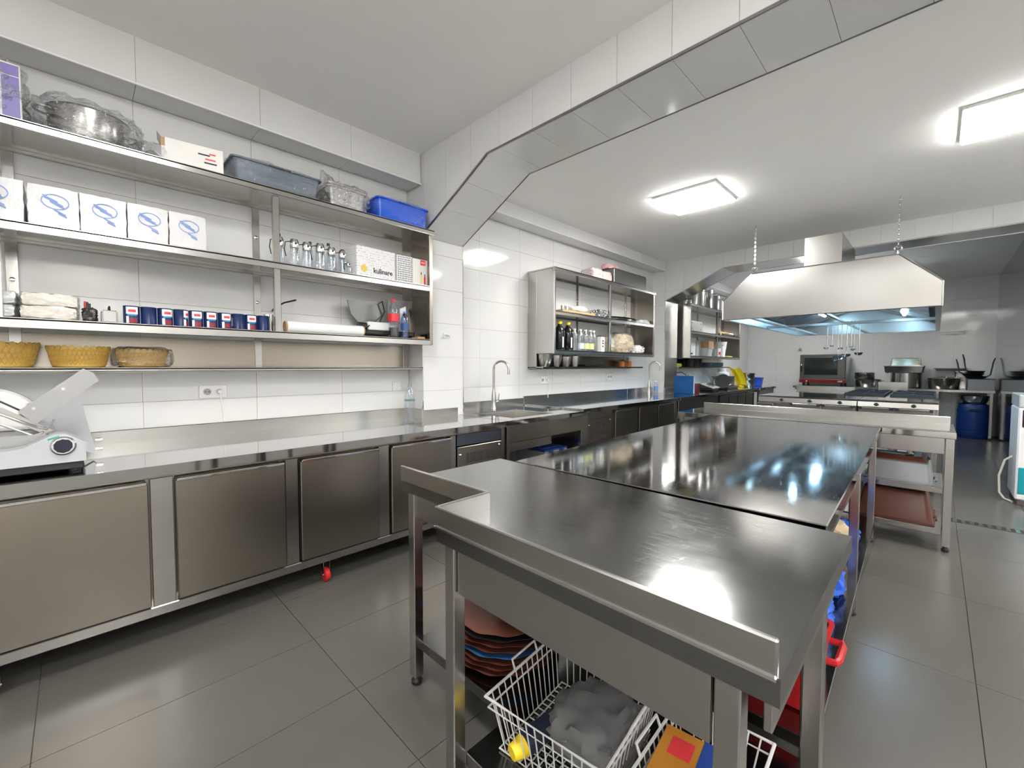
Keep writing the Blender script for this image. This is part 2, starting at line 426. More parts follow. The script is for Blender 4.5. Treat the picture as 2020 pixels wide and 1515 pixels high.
# ---- near arch: pier on the left wall, slanted corner, beam across the room
EDGE = mat('edge_profile_metal', (0.32, 0.31, 0.30), 0.3, 1.0)
def arch(n, y0, y1, zc, xb, zb, z1, pitch, ph, label_p, label_b, clad=None):
    pz = zc
    p = struct('trim_%d' % n, B(0, y0+.008, 0, .212, y1-.008, zc+.05), GROUT, label_p)
    if clad:
        R(.212, y0, .80, .222, y1, zc, b=.002).build('cladding_sheet', clad, p)
        tiles(p, rect(.0, .212, .7815, zc), [-1, 2], ZJ, (0,y0,0), (1,0,0), (0,0,1), (0,-1,0))
    else:
        tiles(p, rect(y0, y1, .7815, zc-.002), [y0-1, y1+1], ZJ, (.22,0,0), (0,1,0), (0,0,1), (1,0,0))
        tiles(p, rect(.0, .212, .7815, zc), [-1, 2], ZJ, (0,y0,0), (1,0,0), (0,0,1), (0,-1,0))
        for yy in (y0, y1):
            B(.2135, yy-.004, .80, .2225, yy+.004, zc).build('edge_profile', CHROME, p)
    poly = [(0, zc), (.22, zc), (xb, zb), (XR, zb), (XR, z1), (0, z1)]
    # the beam core
    L = math.hypot(xb-.22, zb-zc); ux, uz = (xb-.22)/L, (zb-zc)/L; nx, nz = uz, -ux
    e = .009
    core = MB().prism([(.0, y0+.008, zc+.012), (.22-nx*e, y0+.008, zc-nz*e), (xb-nx*e, y0+.008, zb-nz*e+.001), (xb-nx*e, y0+.008, z1), (.0, y0+.008, z1)], (0, y1-y0-.016, 0))
    core.box(xb-nx*e, y0+.008, zb+.009, XR, y1-.008, z1)
    b = struct('trim_%d' % (n+1), core, GROUT, label_b)
    js = joints(.1, XR, ph, pitch)
    tiles(b, poly, js, [zc-.3, 2.53, 3.4], (0,y0,0), (1,0,0), (0,0,1), (0,-1,0))
    tiles(b, poly, js, [zc-.3, 2.53, 3.4], (0,y1,0), (1,0,0), (0,0,1), (0,1,0))
    if clad:
        B(xb, y0, zb, XR, y1, zb+.008).build('cladding_sheet', clad, b)
        MB().prism([(.22, y0, zc), (xb, y0, zb), (xb-nx*.008, y0, zb-nz*.008), (.22-nx*.008, y0, zc-nz*.008)], (0, y1-y0, 0)).build('cladding_sheet', clad, b)
    else:
        tiles(b, rect(xb, XR, y0, y1), js, [y0-1, y1+1], (0,0,zb), (1,0,0), (0,1,0), (0,0,-1))
        tiles(b, rect(0, L, y0, y1), [-.14, .06, .36, .66, 1.0], [y0-1, y1+1], (.22,0,zc), (ux,0,uz), (0,1,0), (nx,0,nz))
    for yy in (y0, y1):
        q = MB().prism([(xb, yy-.004, zb-.003), (XR, yy-.004, zb-.003), (XR, yy-.004, zb+.012), (xb, yy-.004, zb+.012)], (0, .008, 0))
        q.prism([(.22, yy-.004, zc-.003), (xb, yy-.004, zb-.003), (xb-.006, yy-.004, zb+.012), (.214, yy-.004, zc+.012)], (0, .008, 0))
        q.build('edge_profile', CHROME if clad else EDGE, b)
    return p, b
arch(4, 2.13, 2.58, 2.425, 1.065, 2.838, Z1, .311, .256, 'white tiled pier between the longest shelf and the sink', 'white tiled beam with slanted corner crossing the ceiling in front')
CLAD = steel('stainless_cladding', col=(0.66, 0.66, 0.65), r0=0.16, r1=0.22, stretch=(40, 40, 2))
arch(6, 6.83, 7.30, 2.372, 1.12, 2.772, Z2, .299, .21, 'pier clad in stainless sheet beside the second faucet', 'far tiled beam with steel-clad underside behind the extractor hood', clad=CLAD)

# ---- far wall, right walls, wall behind
fw = struct('wall_far', B(-.15, YF+.008, 0, XR+.1, YF+.15, 3.1), GROUT, 'white tiled far wall behind the oven and the stacked pots')
tiles(fw, rect(0, X3, 0, Z2), joints(0, X3, .642, .6025), joints(0, Z2, 1.68, .3035), (0,YF,0), (1,0,0), (0,0,1), (0,-1,0))
rw = struct('wall_right', B(X3+.008, 7.0, 0, X3+.15, YF, 3.05), GROUT, 'polished grey right wall of the far bay mirroring the pots')
SHEET = steel('wall_sheet_steel', col=(0.40, 0.41, 0.42), r0=0.07, r1=0.10, stretch=(30, 30, 2))
tiles(rw, rect(6.83, YF, 0, Z2), joints(6.83, YF, 6.83, 1.205), [-.1, 1.30, 3.2], (X3,0,0), (0,1,0), (0,0,1), (-1,0,0), m=SHEET, th=.004, gap=.0006, name='wall_sheet')
rp = struct('trim_8', B(X3+.008, 6.838, 0, XR+.1, 7.0, 3.05), GROUT, 'tiled pier wall at the right end of the far arch')
tiles(rp, rect(X3, XR, 0, Z2), joints(X3, XR, X3, .6025), joints(0, Z2, 1.68, .3035), (0,6.83,0), (1,0,0), (0,0,1), (0,-1,0))
w2 = struct('wall_right', B(XR, YB, 0, XR+.1, 6.84, 3.12), PAINT, 'white right wall of the near bays, outside the picture')
w3 = struct('wall_back', B(-.15, YB-.1, 0, XR+.1, YB, 3.12), PAINT, 'white wall behind the camera, outside the picture')

# ---- floor drain
dr = tag(bpy.data.objects.new('floor_drain', None), 'narrow steel floor drain channel running right from the table legs', 'drain')
COL.objects.link(dr); dr.location = (0, 0, 0)
B(3.2, 5.16, -.006, 6.2, 5.26, .002).build('channel', mat('drain_dark', (.04,.04,.045), .5, .5), dr)
for k in range(60):
    B(3.21+.05*k, 5.165, .0012, 3.235+.05*k, 5.255, .004).build('slat', STEEL, dr) if k == 0 else None
_sl = [o for o in dr.children if o.name.startswith('slat')][0]
for k in range(1, 60):
    part_copy(_sl, loc=(.05*k, 0, 0))

# ================================================================== CEILING LIGHTS
DIFF = mat('lit_diffuser', (0.95, 0.95, 0.95), 0.4, emit=(1.0, 0.985, 0.96), emit_s=PANEL_POWER)
def panel(x0, y0, z, label):
    t = thing('ceiling_light', label, 'ceiling light', (x0+.3, y0+.3, z), group='square ceiling light panels')
    fr = MB()
    for a in (-1, 1):
        fr.rbox(a*.30, -.30, -.022, a*.286, .30, -.0005, b=.002); fr.rbox(-.286, a*.30, -.022, .286, a*.286, -.0005, b=.002)
    fr.build('frame', WHITEP, t)
    B(-.2855, -.2855, -.040, .2855, .2855, -.004).build('diffuser', DIFF, t)
    return t
panel(1.34, 4.11, Z2, 'square white ceiling light panel in front of the extractor hood')
panel(3.49, 4.11, Z2, 'square white ceiling light panel at the right edge, nearer the camera')
panel(5.35, 4.11, Z2, 'added square white ceiling light panel far right of the middle bay, outside the picture')  # unseen third panel, added to raise the ambient light
panel(2.05, -.15, Z1, 'square white ceiling light panel of the near bay, left of the camera')
panel(4.30, -.15, Z1, 'square white ceiling light panel of the near bay, behind the camera')
panel(5.75, -.15, Z1, 'added unseen square white ceiling light panel of the near bay, far right of the camera')  # unseen extra panel, added to light the wall between the shelves
panel(4.30, -1.95, Z1, 'added unseen square white ceiling light panel at the back of the near bay')  # unseen extra panel, added to brighten the near bay ceiling and wall
panel(1.30, 9.3, Z2, 'square white ceiling light panel of the far bay, hidden behind the hood')
# ================================================================== COUNTERS ALONG THE LEFT WALL
def slot_panel(parent, y0, y1, z0, z1, x, rows, m=None, name='vent_panel', slots=None):
    """steel panel facing +x with rows of upright dark slots set into it"""
    p = R(x-.012, y0, z0, x, y1, z1, b=.002).build(name, m or STEEL_DOOR, parent)
    n = slots or 15
    first = None
    for (za, zb, ya, yb) in rows:
        for k in range(n):
            yy = ya+(yb-ya)*k/(n-1)
            if first is None: first = MB().rbox(x-.004, -.006, -(zb-za)/2, x+.0012, .006, (zb-za)/2, b=.0008).build('slot', DARK, p, loc=(0, yy, (za+zb)/2))
            else: part_copy(first, loc=(0, yy, (za+zb)/2))
    for yy, zz in ((y0+.025, z1-.06), (y1-.025, z1-.03)):
        LA([(.009,0),(.009,.004),(.004,.007),(0,.007)], n=10).xf(Matrix.Rotation(math.pi/2, 4, 'Y')).build('screw', CHROME, p, loc=(x, yy, zz))
    return p

def fridge_door(parent, y0, y1, z0, z1, x, m=None):
    d = R(x-.045, y0, z0, x, y1, z1, b=.004).build('door', m or STEEL_DOOR, parent)
    MB().rbox(x-.03, y0+.004, z1-.004, x+.012, y1-.004, z1+.010, b=.003).build('handle', CHROME, d)
    B(x-.052, y0+.004, z0+.004, x-.044, y1-.004, z1-.004).build('gasket', BLACKP, d)
    return d

def caster(parent, x, y, top):
    c = MB().rbox(-.035, -.03, top-.006, .035, .03, top, b=.002)
    for s in (-1, 1): c.prism([(-.012, s*.018, top-.006), (.03, s*.018, top-.006), (.036, s*.018, .035), (.012, s*.018, .03)], (0, .003, 0))
    o = c.build('caster', STEEL, parent, loc=(x, y, 0))
    LA([(.012,-.014),(.036,-.014),(.041,-.008),(.041,.008),(.036,.014),(.012,.014)], n=22).xf(Matrix.Translation((.024, 0, .041)) @ Matrix.Rotation(math.pi/2, 4, 'X')).build('wheel', REDP, o)
    C((.024,-.024,.041), (.024,.024,.041), .006, n=10).build('axle', CHROME, o)
    return o

# ---- near refrigerated counter
t = thing('refrigerated_counter', 'long stainless refrigerated counter on red casters under the longest wall shelf', 'counter', (0, 0, 0))
y0, y1 = -1.12, 2.50
wt = MB().prism([(.022,y0,.803),(.90,y0,.803),(.90,y1,.803),(.243,y1,.803),(.243,2.108,.803),(.022,2.108,.803)], (0,0,.047))
wt.build('worktop', STEEL_CTR, t)
bs = MB().rbox(.003, y0, .845, .022, 2.108, .928, b=.003); bs.rbox(.022, 2.106, .845, .242, 2.126, .928, b=.002); bs.rbox(.2235, 2.108, .845, .2425, y1, .918, b=.003)
bs.build('splashback', STEEL, t)
bd = MB().box(.05, y0+.02, .14, .828, 2.09, .802); bd.box(.245, 2.09, .14, .828, 2.47, .802)
bd.build('body', STEEL_DOOR, t)
R(.80, y0+.01, .140, .872, 2.48, .185, b=.003).build('bottom_rail', STEEL, t)
R(.80, y0+.01, .787, .868, 2.48, .802, b=.002).build('top_rail', STEEL_DOOR, t)
for a, b in ((-.85, -.36), (-.285, .212), (.312, .79), (.872, 1.352), (1.442, 1.93)):
    fridge_door(t, a, b, .195, .768, .886)
for a, b in ((-.352, -.293), (.22, .304), (.798, .864), (1.36, 1.434), (1.938, 1.99)):
    R(.825, a, .186, .862, b, .786, b=.002).build('pillar', STEEL_V, t)
slot_panel(t, 2.0, 2.455, .195, .69, .872, [(.56, .64, 2.09, 2.37), (.44, .52, 2.09, 2.37), (.30, .38, 2.09, 2.37)])
R(.84, 2.0, .70, .868, 2.455, .785, b=.002).build('control_strip', mat('dark_blue_steel', (.16,.18,.24), .3, 1.0), t)
R(.80, 2.462, .14, .87, 2.498, .802, b=.002).build('end_post', STEEL_V, t)
for y in (-.98, -.27, 1.03, 2.35): caster(t, .79, y, .14)
for y in (-.98, 1.03, 2.0): caster(t, .32, y, .14)

# ---- sink unit
t = thing('sink_unit', 'stainless sink unit with sunken basin between the two refrigerated counters', 'sink', (0, 2.585, 0))
L = 3.635-2.585
sx0, sx1, sy0, sy1 = .26, .775, .10, .66
MB().box(.022, -.06+.06, .85-.04, sx0, L, .85).build('worktop', STEEL_CTR, t)
wt = MB().box(sx1, -.075, .81, .90, L, .85); wt.box(sx0, 0, .81, sx1, sy0, .85); wt.box(sx0, sy1, .81, sx1, L, .85); wt.box(.245, -.075, .81, sx1, -.0005, .85)
wt.build('worktop', STEEL_CTR, t)
bs = MB()
def ring(z, e): return [(sx0+e, sy0+e, z), (sx1-e, sy0+e, z), (sx1-e, sy1-e, z), (sx0+e, sy1-e, z)]
v = ring(.851, -.004)+ring(.845, .004)+ring(.62, .02)
bs._add(v, [(i, (i+1)%4, 4+(i+1)%4, 4+i) for i in range(4)]+[(4+i, 4+(i+1)%4, 8+(i+1)%4, 8+i) for i in range(4)]+[(8,9,10,11)])
bs.build('basin', STEEL, t)
LA([(.0,.003),(.035,.003),(.04,.0)], n=18, c=((sx0+sx1)/2, (sy0+sy1)/2, .621)).build('drain_strainer', CHROME, t)
R(.003, 0, .845, .022, L, .935, b=.003).build('splashback', STEEL, t)
ap = MB().rbox(.855, -.04, .655, .872, L-.02, .808, b=.002)
ap.build('apron', STEEL_DOOR, t)
R(.84, -.02, .575, .858, .54, .650, b=.002).build('lower_panel', STEEL, t)
for a, b in ((.83,-.06),(.83,L-.05),(.10,.03),(.10,L-.05)):
    lg = R(a, b, .03, a+.04, b+.04, .808, b=.002).build('leg', STEEL_V, t)
    C((a+.02,b+.02,0),(a+.02,b+.02,.03),.018,n=12).build('foot', BLACKP, lg)
R(.10, -.02, .16, .865, L-.03, .20, b=.002).build('undershelf', STEEL, t)

def storage_bin(name, label, loc, sx, sy, h, mb, ml, cat='bin', group=None):
    t = thing(name, label, cat, loc, group=group)
    e = .03
    b = MB()
    v = [(x, y, 0) for x, y in ((-sx/2+e,-sy/2+e),(sx/2-e,-sy/2+e),(sx/2-e,sy/2-e),(-sx/2+e,sy/2-e))]+[(x, y, h) for x, y in ((-sx/2,-sy/2),(sx/2,-sy/2),(sx/2,sy/2),(-sx/2,sy/2))]
    b._add(v, [(3,2,1,0)]+[(i,(i+1)%4,4+(i+1)%4,4+i) for i in range(4)]+[(4,5,6,7)])
    b.rbox(-sx/2-.008,-sy/2-.008,h-.02,sx/2+.008,sy/2+.008,h-.004,b=.003)
    b.build('tub', mb, t)
    ld = MB().rbox(-sx/2-.012,-sy/2-.012,h-.004,sx/2+.012,sy/2+.012,h+.012,b=.005); ld.rbox(-sx/2+.04,-sy/2+.04,h+.010,sx/2-.04,sy/2-.04,h+.02,b=.005)
    ld.build('lid', ml, t)
    for s in (-1,1): R(sx/2+.004, s*sy*.25-.03, h-.03, sx/2+.02, s*sy*.25+.03, h+.014, b=.004).build('clip', ml, t)
    return t
storage_bin('storage_box', 'clear grey storage box with blue lid under the sink', (.52, 3.36, .2005), .40, .34, .27, mat('milky_plastic', (.20,.21,.22), .3), mat('lid_blue', (.008,.035,.17), .45), 'storage box')

# ---- faucets
def faucet(y, z, label):
    t = thing('faucet', label, 'faucet', (.13, y, z+.0005), group='gooseneck faucets')
    LA([(.03,0),(.03,.006),(.026,.012),(.026,.09),(.024,.15),(.0145,.20),(.0135,.22)], n=18).build('body', NICKEL, t)
    pts = [(0,0,.20),(0,0,.42)]
    r = .085
    dirx, diry = .93, .37
    for k in range(1, 13):
        a = math.pi*k/12*1.02
        pts.append((dirx*r*(1-math.cos(a)), diry*r*(1-math.cos(a)), .42+r*math.sin(a)))
    e = pts[-1]; pts.append((e[0], e[1], e[2]-.03))
    TU(pts, .0125, n=12).build('spout', NICKEL, t)
    C((e[0],e[1],e[2]-.045),(e[0],e[1],e[2]-.028),.0145,n=12).build('aerator', NICKEL, t)
    h = MB().cyl((0,.02,.075),(.0,.062,.082),.012,n=12); h.tube([(0,.06,.082),(.006,.066,.12),(.01,.07,.165)], [.009,.006,.005], n=8)
    h.build('lever', NICKEL, t)
    return t
faucet(3.06, .85, 'brushed gooseneck faucet standing at the near sink')
faucet(6.48, .8665, 'brushed gooseneck faucet beside the steel-clad pier')

# ---- second refrigerated counter
t = thing('refrigerated_counter', 'stainless refrigerated counter with three small doors beneath the second wall shelf', 'counter', (0, 0, 0))
R(.022, 3.64, .82, .86, 5.985, .866, b=.003).build('worktop', STEEL_CTR, t)
R(.003, 3.64, .86, .022, 5.985, .955, b=.003).build('splashback', STEEL, t)
B(.05, 3.66, .14, .775, 5.96, .82).build('body', STEEL_DOOR, t)
for a, b in ((4.325, 4.835), (4.885, 5.36), (5.40, 5.885)): fridge_door(t, a, b, .195, .79, .822)
slot_panel(t, 3.80, 4.265, .195, .73, .80, [(.60,.655,3.90,4.16),(.50,.555,3.90,4.16),(.33,.385,3.90,4.16)], slots=13)
R(.76, 3.80, .735, .80, 4.265, .815, b=.002).build('control_strip', STEEL_DOOR, t)
R(.79, 4.02, .43, .803, 4.07, .47, b=.002).build('rocker_switch', mat('lit_orange_switch', (.9,.35,.12), .3, emit=(1,.4,.15), emit_s=1.2), t)
R(.79, 4.09, .44, .803, 4.14, .465, b=.002).build('display', BLACKP, t)
R(.74, 3.645, .14, .81, 3.79, .82, b=.003).build('pillar', STEEL_V, t)
R(.74, 5.91, .14, .81, 5.98, .82, b=.003).build('pillar', STEEL_V, t)
for y in (3.8, 5.8):
    for x in (.3, .70): caster(t, x, y, .14)

# ---- third counter (past the pier) and end table
t = thing('work_counter', 'stainless counter with dark apron and row of small doors beyond the steel pier', 'counter', (0, 0, 0))
wt = MB().rbox(.022, 5.99, .82, .86, 6.81, .866, b=.003); wt.rbox(.245, 6.81, .82, .86, 7.32, .866, b=.003); wt.rbox(.022, 7.32, .82, .86, 9.68, .866, b=.003)
wt.build('worktop', STEEL_CTR, t)
bs = MB().rbox(.003, 5.99, .86, .022, 6.825, .955, b=.003); bs.rbox(.003, 7.31, .86, .022, 9.68, .955, b=.003); bs.rbox(.224, 6.81, .86, .243, 7.32, .945, b=.003)
bs.build('splashback', STEEL, t)
R(.80, 6.0, .56, .83, 7.55, .818, b=.003).build('apron', STEEL_DOOR, t)
B(.25, 7.62, .14, .775, 9.62, .818).build('body', STEEL_DOOR, t)
for k in range(4): fridge_door(t, 7.68+.47*k, 8.12+.47*k, .195, .785, .815)
for x, y in ((.76, 6.02), (.76, 7.56), (.28, 6.02), (.76, 9.64)):
    R(x, y, .0, x+.04, y+.04, .82, b=.002).build('leg', STEEL_V, t)
R(.28, 6.065, .16, .79, 7.55, .20, b=.002).build('undershelf', STEEL, t)

def leg(parent, x, y, top, w=.04, foot=True, z0=.035):
    l = R(x-w/2, y-w/2, z0, x+w/2, y+w/2, top, b=.003).build('leg', STEEL_V, parent)
    if foot: LA([(.0,0),(.016,0),(.022,.006),(.022,.016),(.014,.024),(.012,z0)], n=14, c=(x, y, 0)).build('foot', BLACKP, l)
    return l
t = thing('end_table', 'small stainless table with white-grey apron at the end of the left counters', 'table', (0, 0, 0))
R(.03, 9.72, .82, .90, 10.88, .866, b=.003).build('tabletop', STEEL_CTR, t)
R(.845, 9.76, .72, .86, 10.84, .82, b=.002).build('apron', STEEL, t)
R(.06, 10.82, .72, .845, 10.835, .82, b=.002).build('apron', STEEL, t)
for x in (.08, .85):
    for y in (9.77, 10.83): leg(t, x, y, .82)
R(.10, 9.80, .20, .83, 10.80, .24, b=.002).build('undershelf', STEEL, t)

# ================================================================== TABLES IN THE MIDDLE
# ---- notched front table
t = thing('work_table', 'stainless work table in front with a notched corner and raised rim', 'table', (0, 0, 0))
tp = MB().prism([(1.895,.91,.805),(2.412,.91,.805),(2.412,.712,.805),(3.272,.712,.805),(3.272,1.462,.805),(1.895,1.462,.805)], (0,0,.045))
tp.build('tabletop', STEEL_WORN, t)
up = MB().rbox(1.895, .905, .846, 2.412, .917, .908, b=.003); up.rbox(2.408, .712, .846, 2.42, .917, .908, b=.003); up.rbox(2.408, .708, .846, 3.268, .720, .908, b=.003)
up.build('rim', STEEL, t)
B(2.412, .7035, .8475, 3.268, .7095, .8525).build('rim_seam', CHROME, t)
ap = MB().rbox(2.475, .738, .665, 3.165, .752, .804, b=.002); ap.rbox(1.95, .938, .70, 2.43, .952, .804, b=.002); ap.rbox(3.232, .79, .70, 3.246, 1.40, .804, b=.002); ap.rbox(1.912, .98, .70, 1.926, 1.40, .804, b=.002)
ap.build('apron', STEEL, t)
for x, y in ((1.932,.95),(2.452,.748),(3.192,.756),(3.228,1.26),(1.935,1.42)): leg(t, x, y, .805, w=.042)
us = MB().rbox(1.915, .965, .135, 3.235, 1.44, .175, b=.002); us.rbox(2.47, .77, .135, 3.17, .966, .175, b=.002)
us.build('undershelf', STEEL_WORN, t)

# ---- long middle table
t = thing('work_table', 'long stainless work table joined behind the notched front table', 'table', (2.60, 1.482, 0), rz=math.radians(1.5))
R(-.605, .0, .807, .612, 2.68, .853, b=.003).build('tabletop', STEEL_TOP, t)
ap = MB().rbox(.568, .10, .70, .582, 2.58, .806, b=.002); ap.rbox(-.575, .10, .70, -.561, 2.58, .806, b=.002); ap.rbox(-.54, 2.62, .70, .55, 2.634, .806, b=.002)
ap.build('apron', STEEL, t)
for x in (-.575, .575):
    for y in (.05, 1.34, 2.63): leg(t, x, y, .807, w=.04)
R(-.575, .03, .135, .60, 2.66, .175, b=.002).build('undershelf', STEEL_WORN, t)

# ---- far table in front of the ranges
t = thing('work_table', 'narrow stainless table with splashback standing in front of the ranges', 'table', (0, 0, 0))
R(1.575, 4.245, .805, 3.535, 4.865, .85, b=.003).build('tabletop', STEEL_CTR, t)
R(1.60, 4.865, .80, 3.515, 4.882, .908, b=.003).build('splashback', STEEL, t)
ap = MB().rbox(1.62, 4.275, .69, 3.48, 4.29, .804, b=.002); ap.rbox(3.495, 4.31, .70, 3.51, 4.83, .804, b=.002); ap.rbox(1.60, 4.31, .70, 1.615, 4.83, .804, b=.002)
ap.build('apron', STEEL, t)
for x in (1.61, 3.505):
    for y in (4.285, 4.84): leg(t, x, y, .805, w=.045)
leg(t, 2.98, 4.285, .805, w=.04); leg(t, 2.98, 4.84, .805, w=.04)
for z in (.155, .45):
    sh = MB().rbox(1.64, 4.27, z-.04, 3.48, 4.86, z, b=.002)
    sh.build('undershelf', STEEL, t)
# ================================================================== WALL SHELVES
def wall_shelf(label, y0, y1, zt, zm, zb, zl, posts, backs, lowy, loc=(0,0,0), left_panel=True):
    t = thing('wall_shelf', label, 'shelf', (0, y0, zb))
    D = .40
    def sh(name, z, x1, ya, yb, lip=.045):
        m = MB().rbox(.006, ya-y0, z-.012-zb, x1, yb-y0, z-zb, b=.001)
        m.rbox(x1-.012, ya-y0, z-lip-zb, x1, yb-y0, z-.001-zb, b=.003)
        m.rbox(.006, ya-y0, z-.03-zb, .03, yb-y0, z-.012-zb, b=.001)
        return m.build(name, STEEL, t)
    sh('shelf_board', zt, D+.015, y0-.01, y1+.012, .04); sh('shelf_board', zm, D, y0+.004, y1-.004); sh('shelf_board', zb, D, y0+.004, y1-.004, .05)
    sh('shelf_board', zl, .24, lowy[0], lowy[1], .022)
    e = MB().rbox(.006, y1-y0-.006, 0, D-.03, y1-y0, zt-.012-zb, b=.001); e.rbox(D-.04, y1-y0-.03, -.045, D+.002, y1-y0+.002, zt-.04-zb, b=.003)
    e.build('end_panel', STEEL_DOOR, t)
    e = MB().rbox(.006, 0, zl-zb-.02 if left_panel else 0, .14, .006, zt-.012-zb, b=.001); e.rbox(.14, 0, -.04, D-.03, .006, zt-.012-zb, b=.001); e.rbox(D-.04, -.002, -.045, D+.002, .03, zt-.04-zb, b=.003)
    e.build('end_panel', STEEL_V, t)
    for y in posts: R(D-.04, y-y0-.019, -.045, D-.004, y-y0+.019, zt-.04-zb, b=.003).build('front_post', STEEL_V, t)
    for y in backs:
        p = R(.004, y-y0-.022, zl-zb-.01, .014, y-y0+.022, zt-.03-zb, b=.001).build('wall_bracket', STEEL_V, t)
        for z in ((zt+zm)/2, (zm+zb)/2):
            LA([(.012,0),(.012,.002),(.007,.005),(0,.005)], n=10).xf(Matrix.Rotation(math.pi/2, 4, 'Y')).build('bolt', CHROME, p, loc=(.014, y-y0, z-zb))
    R(.004, lowy[0]-y0+.01, zl-zb, .010, lowy[1]-y0-.01, -.05, b=.001).build('back_panel', STEEL_DOOR, t)
    return t
wall_shelf('long three-tier stainless wall shelf at left holding napkins and cans', -1.36, 2.112, 2.43, 1.972, 1.53, 1.297, (-.245, .922), (-1.3, -.22, .905, 2.085), (-1.36, 2.122))
wall_shelf('stainless wall shelf above the sink counter holding bottles and mixing bowls', 3.72, 6.09, 2.40, 1.925, 1.49, 1.297, (4.885,), (3.76, 4.68, 5.93), (3.72, 6.06))
wall_shelf('farthest stainless wall shelf, partly hidden by the extractor hood', 7.42, 10.03, 2.385, 1.92, 1.49, 1.292, (8.72,), (7.6, 8.72, 9.9), (7.32, 9.9))

# ================================================================== EXTRACTOR HOOD
t = thing('extractor_hood', 'large stainless extractor hood with sloped ends hanging on chains', 'hood', (0, 5.75, 0))
prof = [(1.48,1.888),(1.48,2.122),(1.80,2.42),(3.122,2.42),(3.443,2.118),(3.443,1.882)]
HD = 4.05
def hx(p, y): return (p[0], y, p[1])
fp = MB(); fp.prism([hx(p, 0) for p in prof], (0, .004, 0)); fp.build('front_panel', STEEL_HOOD, t)
bp_ = MB(); bp_.prism([hx(p, HD-.004) for p in prof], (0, .004, 0)); bp_.build('back_panel', STEEL_HOOD, t)
HIN = steel('stainless_hood_inside', col=(.50,.54,.58), r0=.25, r1=.4)
sd = MB()
for i in (0, 1, 2, 3, 4):
    a, b = prof[i], prof[i+1]
    dx, dz = b[0]-a[0], b[1]-a[1]; l = math.hypot(dx, dz); nx, nz = dz/l, -dx/l
    sd.prism([(a[0],.004,a[1]), (b[0],.004,b[1]), (b[0]+nx*.004,.004,b[1]+nz*.004), (a[0]+nx*.004,.004,a[1]+nz*.004)], (0, HD-.008, 0))
sd.build('shell', HIN, t)
# bright folded edge around the front panel
ed = MB()
for i in range(6):
    a, b = Vector((prof[i][0], -.003, prof[i][1])), Vector((prof[(i+1)%6][0], -.003, prof[(i+1)%6][1]))
    ed.tube([a, b], .006, n=6)
ed.build('folded_edge', CHROME, t)
# gutter lips round the open underside, rails and filters
g = MB()
g.rbox(1.484, .01, 1.885, 1.53, HD-.01, 1.892, b=.001); g.rbox(3.395, .01, 1.88, 3.44, HD-.01, 1.888, b=.001)
g.rbox(1.484, .006, 1.884, 3.44, .05, 1.891, b=.001); g.rbox(1.484, HD-.05, 1.884, 3.44, HD-.006, 1.891, b=.001)
g.build('gutter', STEEL, t)
R(1.49, 1.93, 1.90, 3.435, 1.96, 1.94, b=.003).build('rail', STEEL, t)
R(1.72, .03, 1.905, 1.76, HD-.03, 1.94, b=.003).build('rail', STEEL, t)
R(2.44, .03, 1.93, 2.47, HD-.03, 1.96, b=.003).build('rail', STEEL, t)
for k in range(6):
    yy = .25+.62*k
    fl_ = MB().prism([(1.60, yy, 2.02), (2.44, yy, 2.33), (2.44, yy, 2.345), (1.60, yy, 2.035)], (0, .56, 0)).build('filter', HIN, t)
    fl_ = MB().prism([(3.33, yy, 2.02), (2.50, yy, 2.33), (2.50, yy, 2.345), (3.33, yy, 2.035)], (0, .56, 0)).build('filter', HIN, t)
LAMP = mat('hood_lamp_glass', (.9,.95,1), .3, emit=(.42,.74,1.0), emit_s=HOOD_POWER*8)
for x, y in ((2.05, 2.9), (3.05, 2.9), (2.05, 1.0), (3.05, 1.0)):
    zz = 2.02+(min(abs(x-1.60), abs(3.33-x)))*.36
    l_ = C((x, y-.28, zz-.02), (x, y+.28, zz-.02), .022, n=12).build('lamp_tube', LAMP, t)
    R(x-.05, y-.32, zz+.003, x+.05, y+.32, zz+.03, b=.004).build('lamp_holder', STEEL, l_)
# duct to the wall beam
R(2.325, .02, 2.425, 2.665, 1.05, 2.742, b=.004).build('duct', STEEL_HOOD, t)
# chain ends: eye bolts
for x in (1.83, 3.115):
    for y in (.015, HD-.03):
        e = TU([(.0+.028*math.cos(a*math.pi/6), 0, .055+.028*math.sin(a*math.pi/6)) for a in range(12)], .006, n=6, closed=True)
        e.cyl((0,0,-.002),(0,0,.03),.007,n=8)
        e.build('eye_bolt', STEEL, t, loc=(x, y, 2.424))
# hanging chains
for x, y, lab in ((1.83, 5.765, 'thin steel chain from ceiling to the left end of the hood'), (3.115, 5.765, 'thin steel chain from ceiling to the right end of the hood'),
                  (1.83, 9.77, 'thin steel chain at the rear left of the hood, hidden behind it'), (3.115, 9.77, 'thin steel chain at the rear right of the hood, hidden behind it')):
    c = thing('hood_chain', lab, 'chain', (x, y, 2.485), group='chains carrying the hood')
    n = 20; pitch = (Z2-.03-2.485)/n
    def link(rot):
        pts = []
        for k in range(10):
            a = 2*math.pi*k/10; pts.append((.0075*math.cos(a), 0, pitch*.66*math.sin(a)))
        return TU(pts, .0028, n=5, closed=True).xf(Matrix.Rotation(rot, 4, 'Z'))
    l0 = link(0).build('chain_link', NICKEL, c, loc=(0,0,pitch*.5)); l1 = link(math.pi/2).build('chain_link', NICKEL, c, loc=(0,0,pitch*1.5))
    for k in range(2, n): part_copy((l0, l1)[k%2], loc=(0,0,pitch*(k+.5)))
    hk = TU([(0,0,Z2-2.485-.001),(0,0,Z2-2.485-.02),(.012,0,Z2-2.485-.03),(0,0,Z2-2.485-.045)], .004, n=6)
    hk.build('ceiling_hook', NICKEL, c)

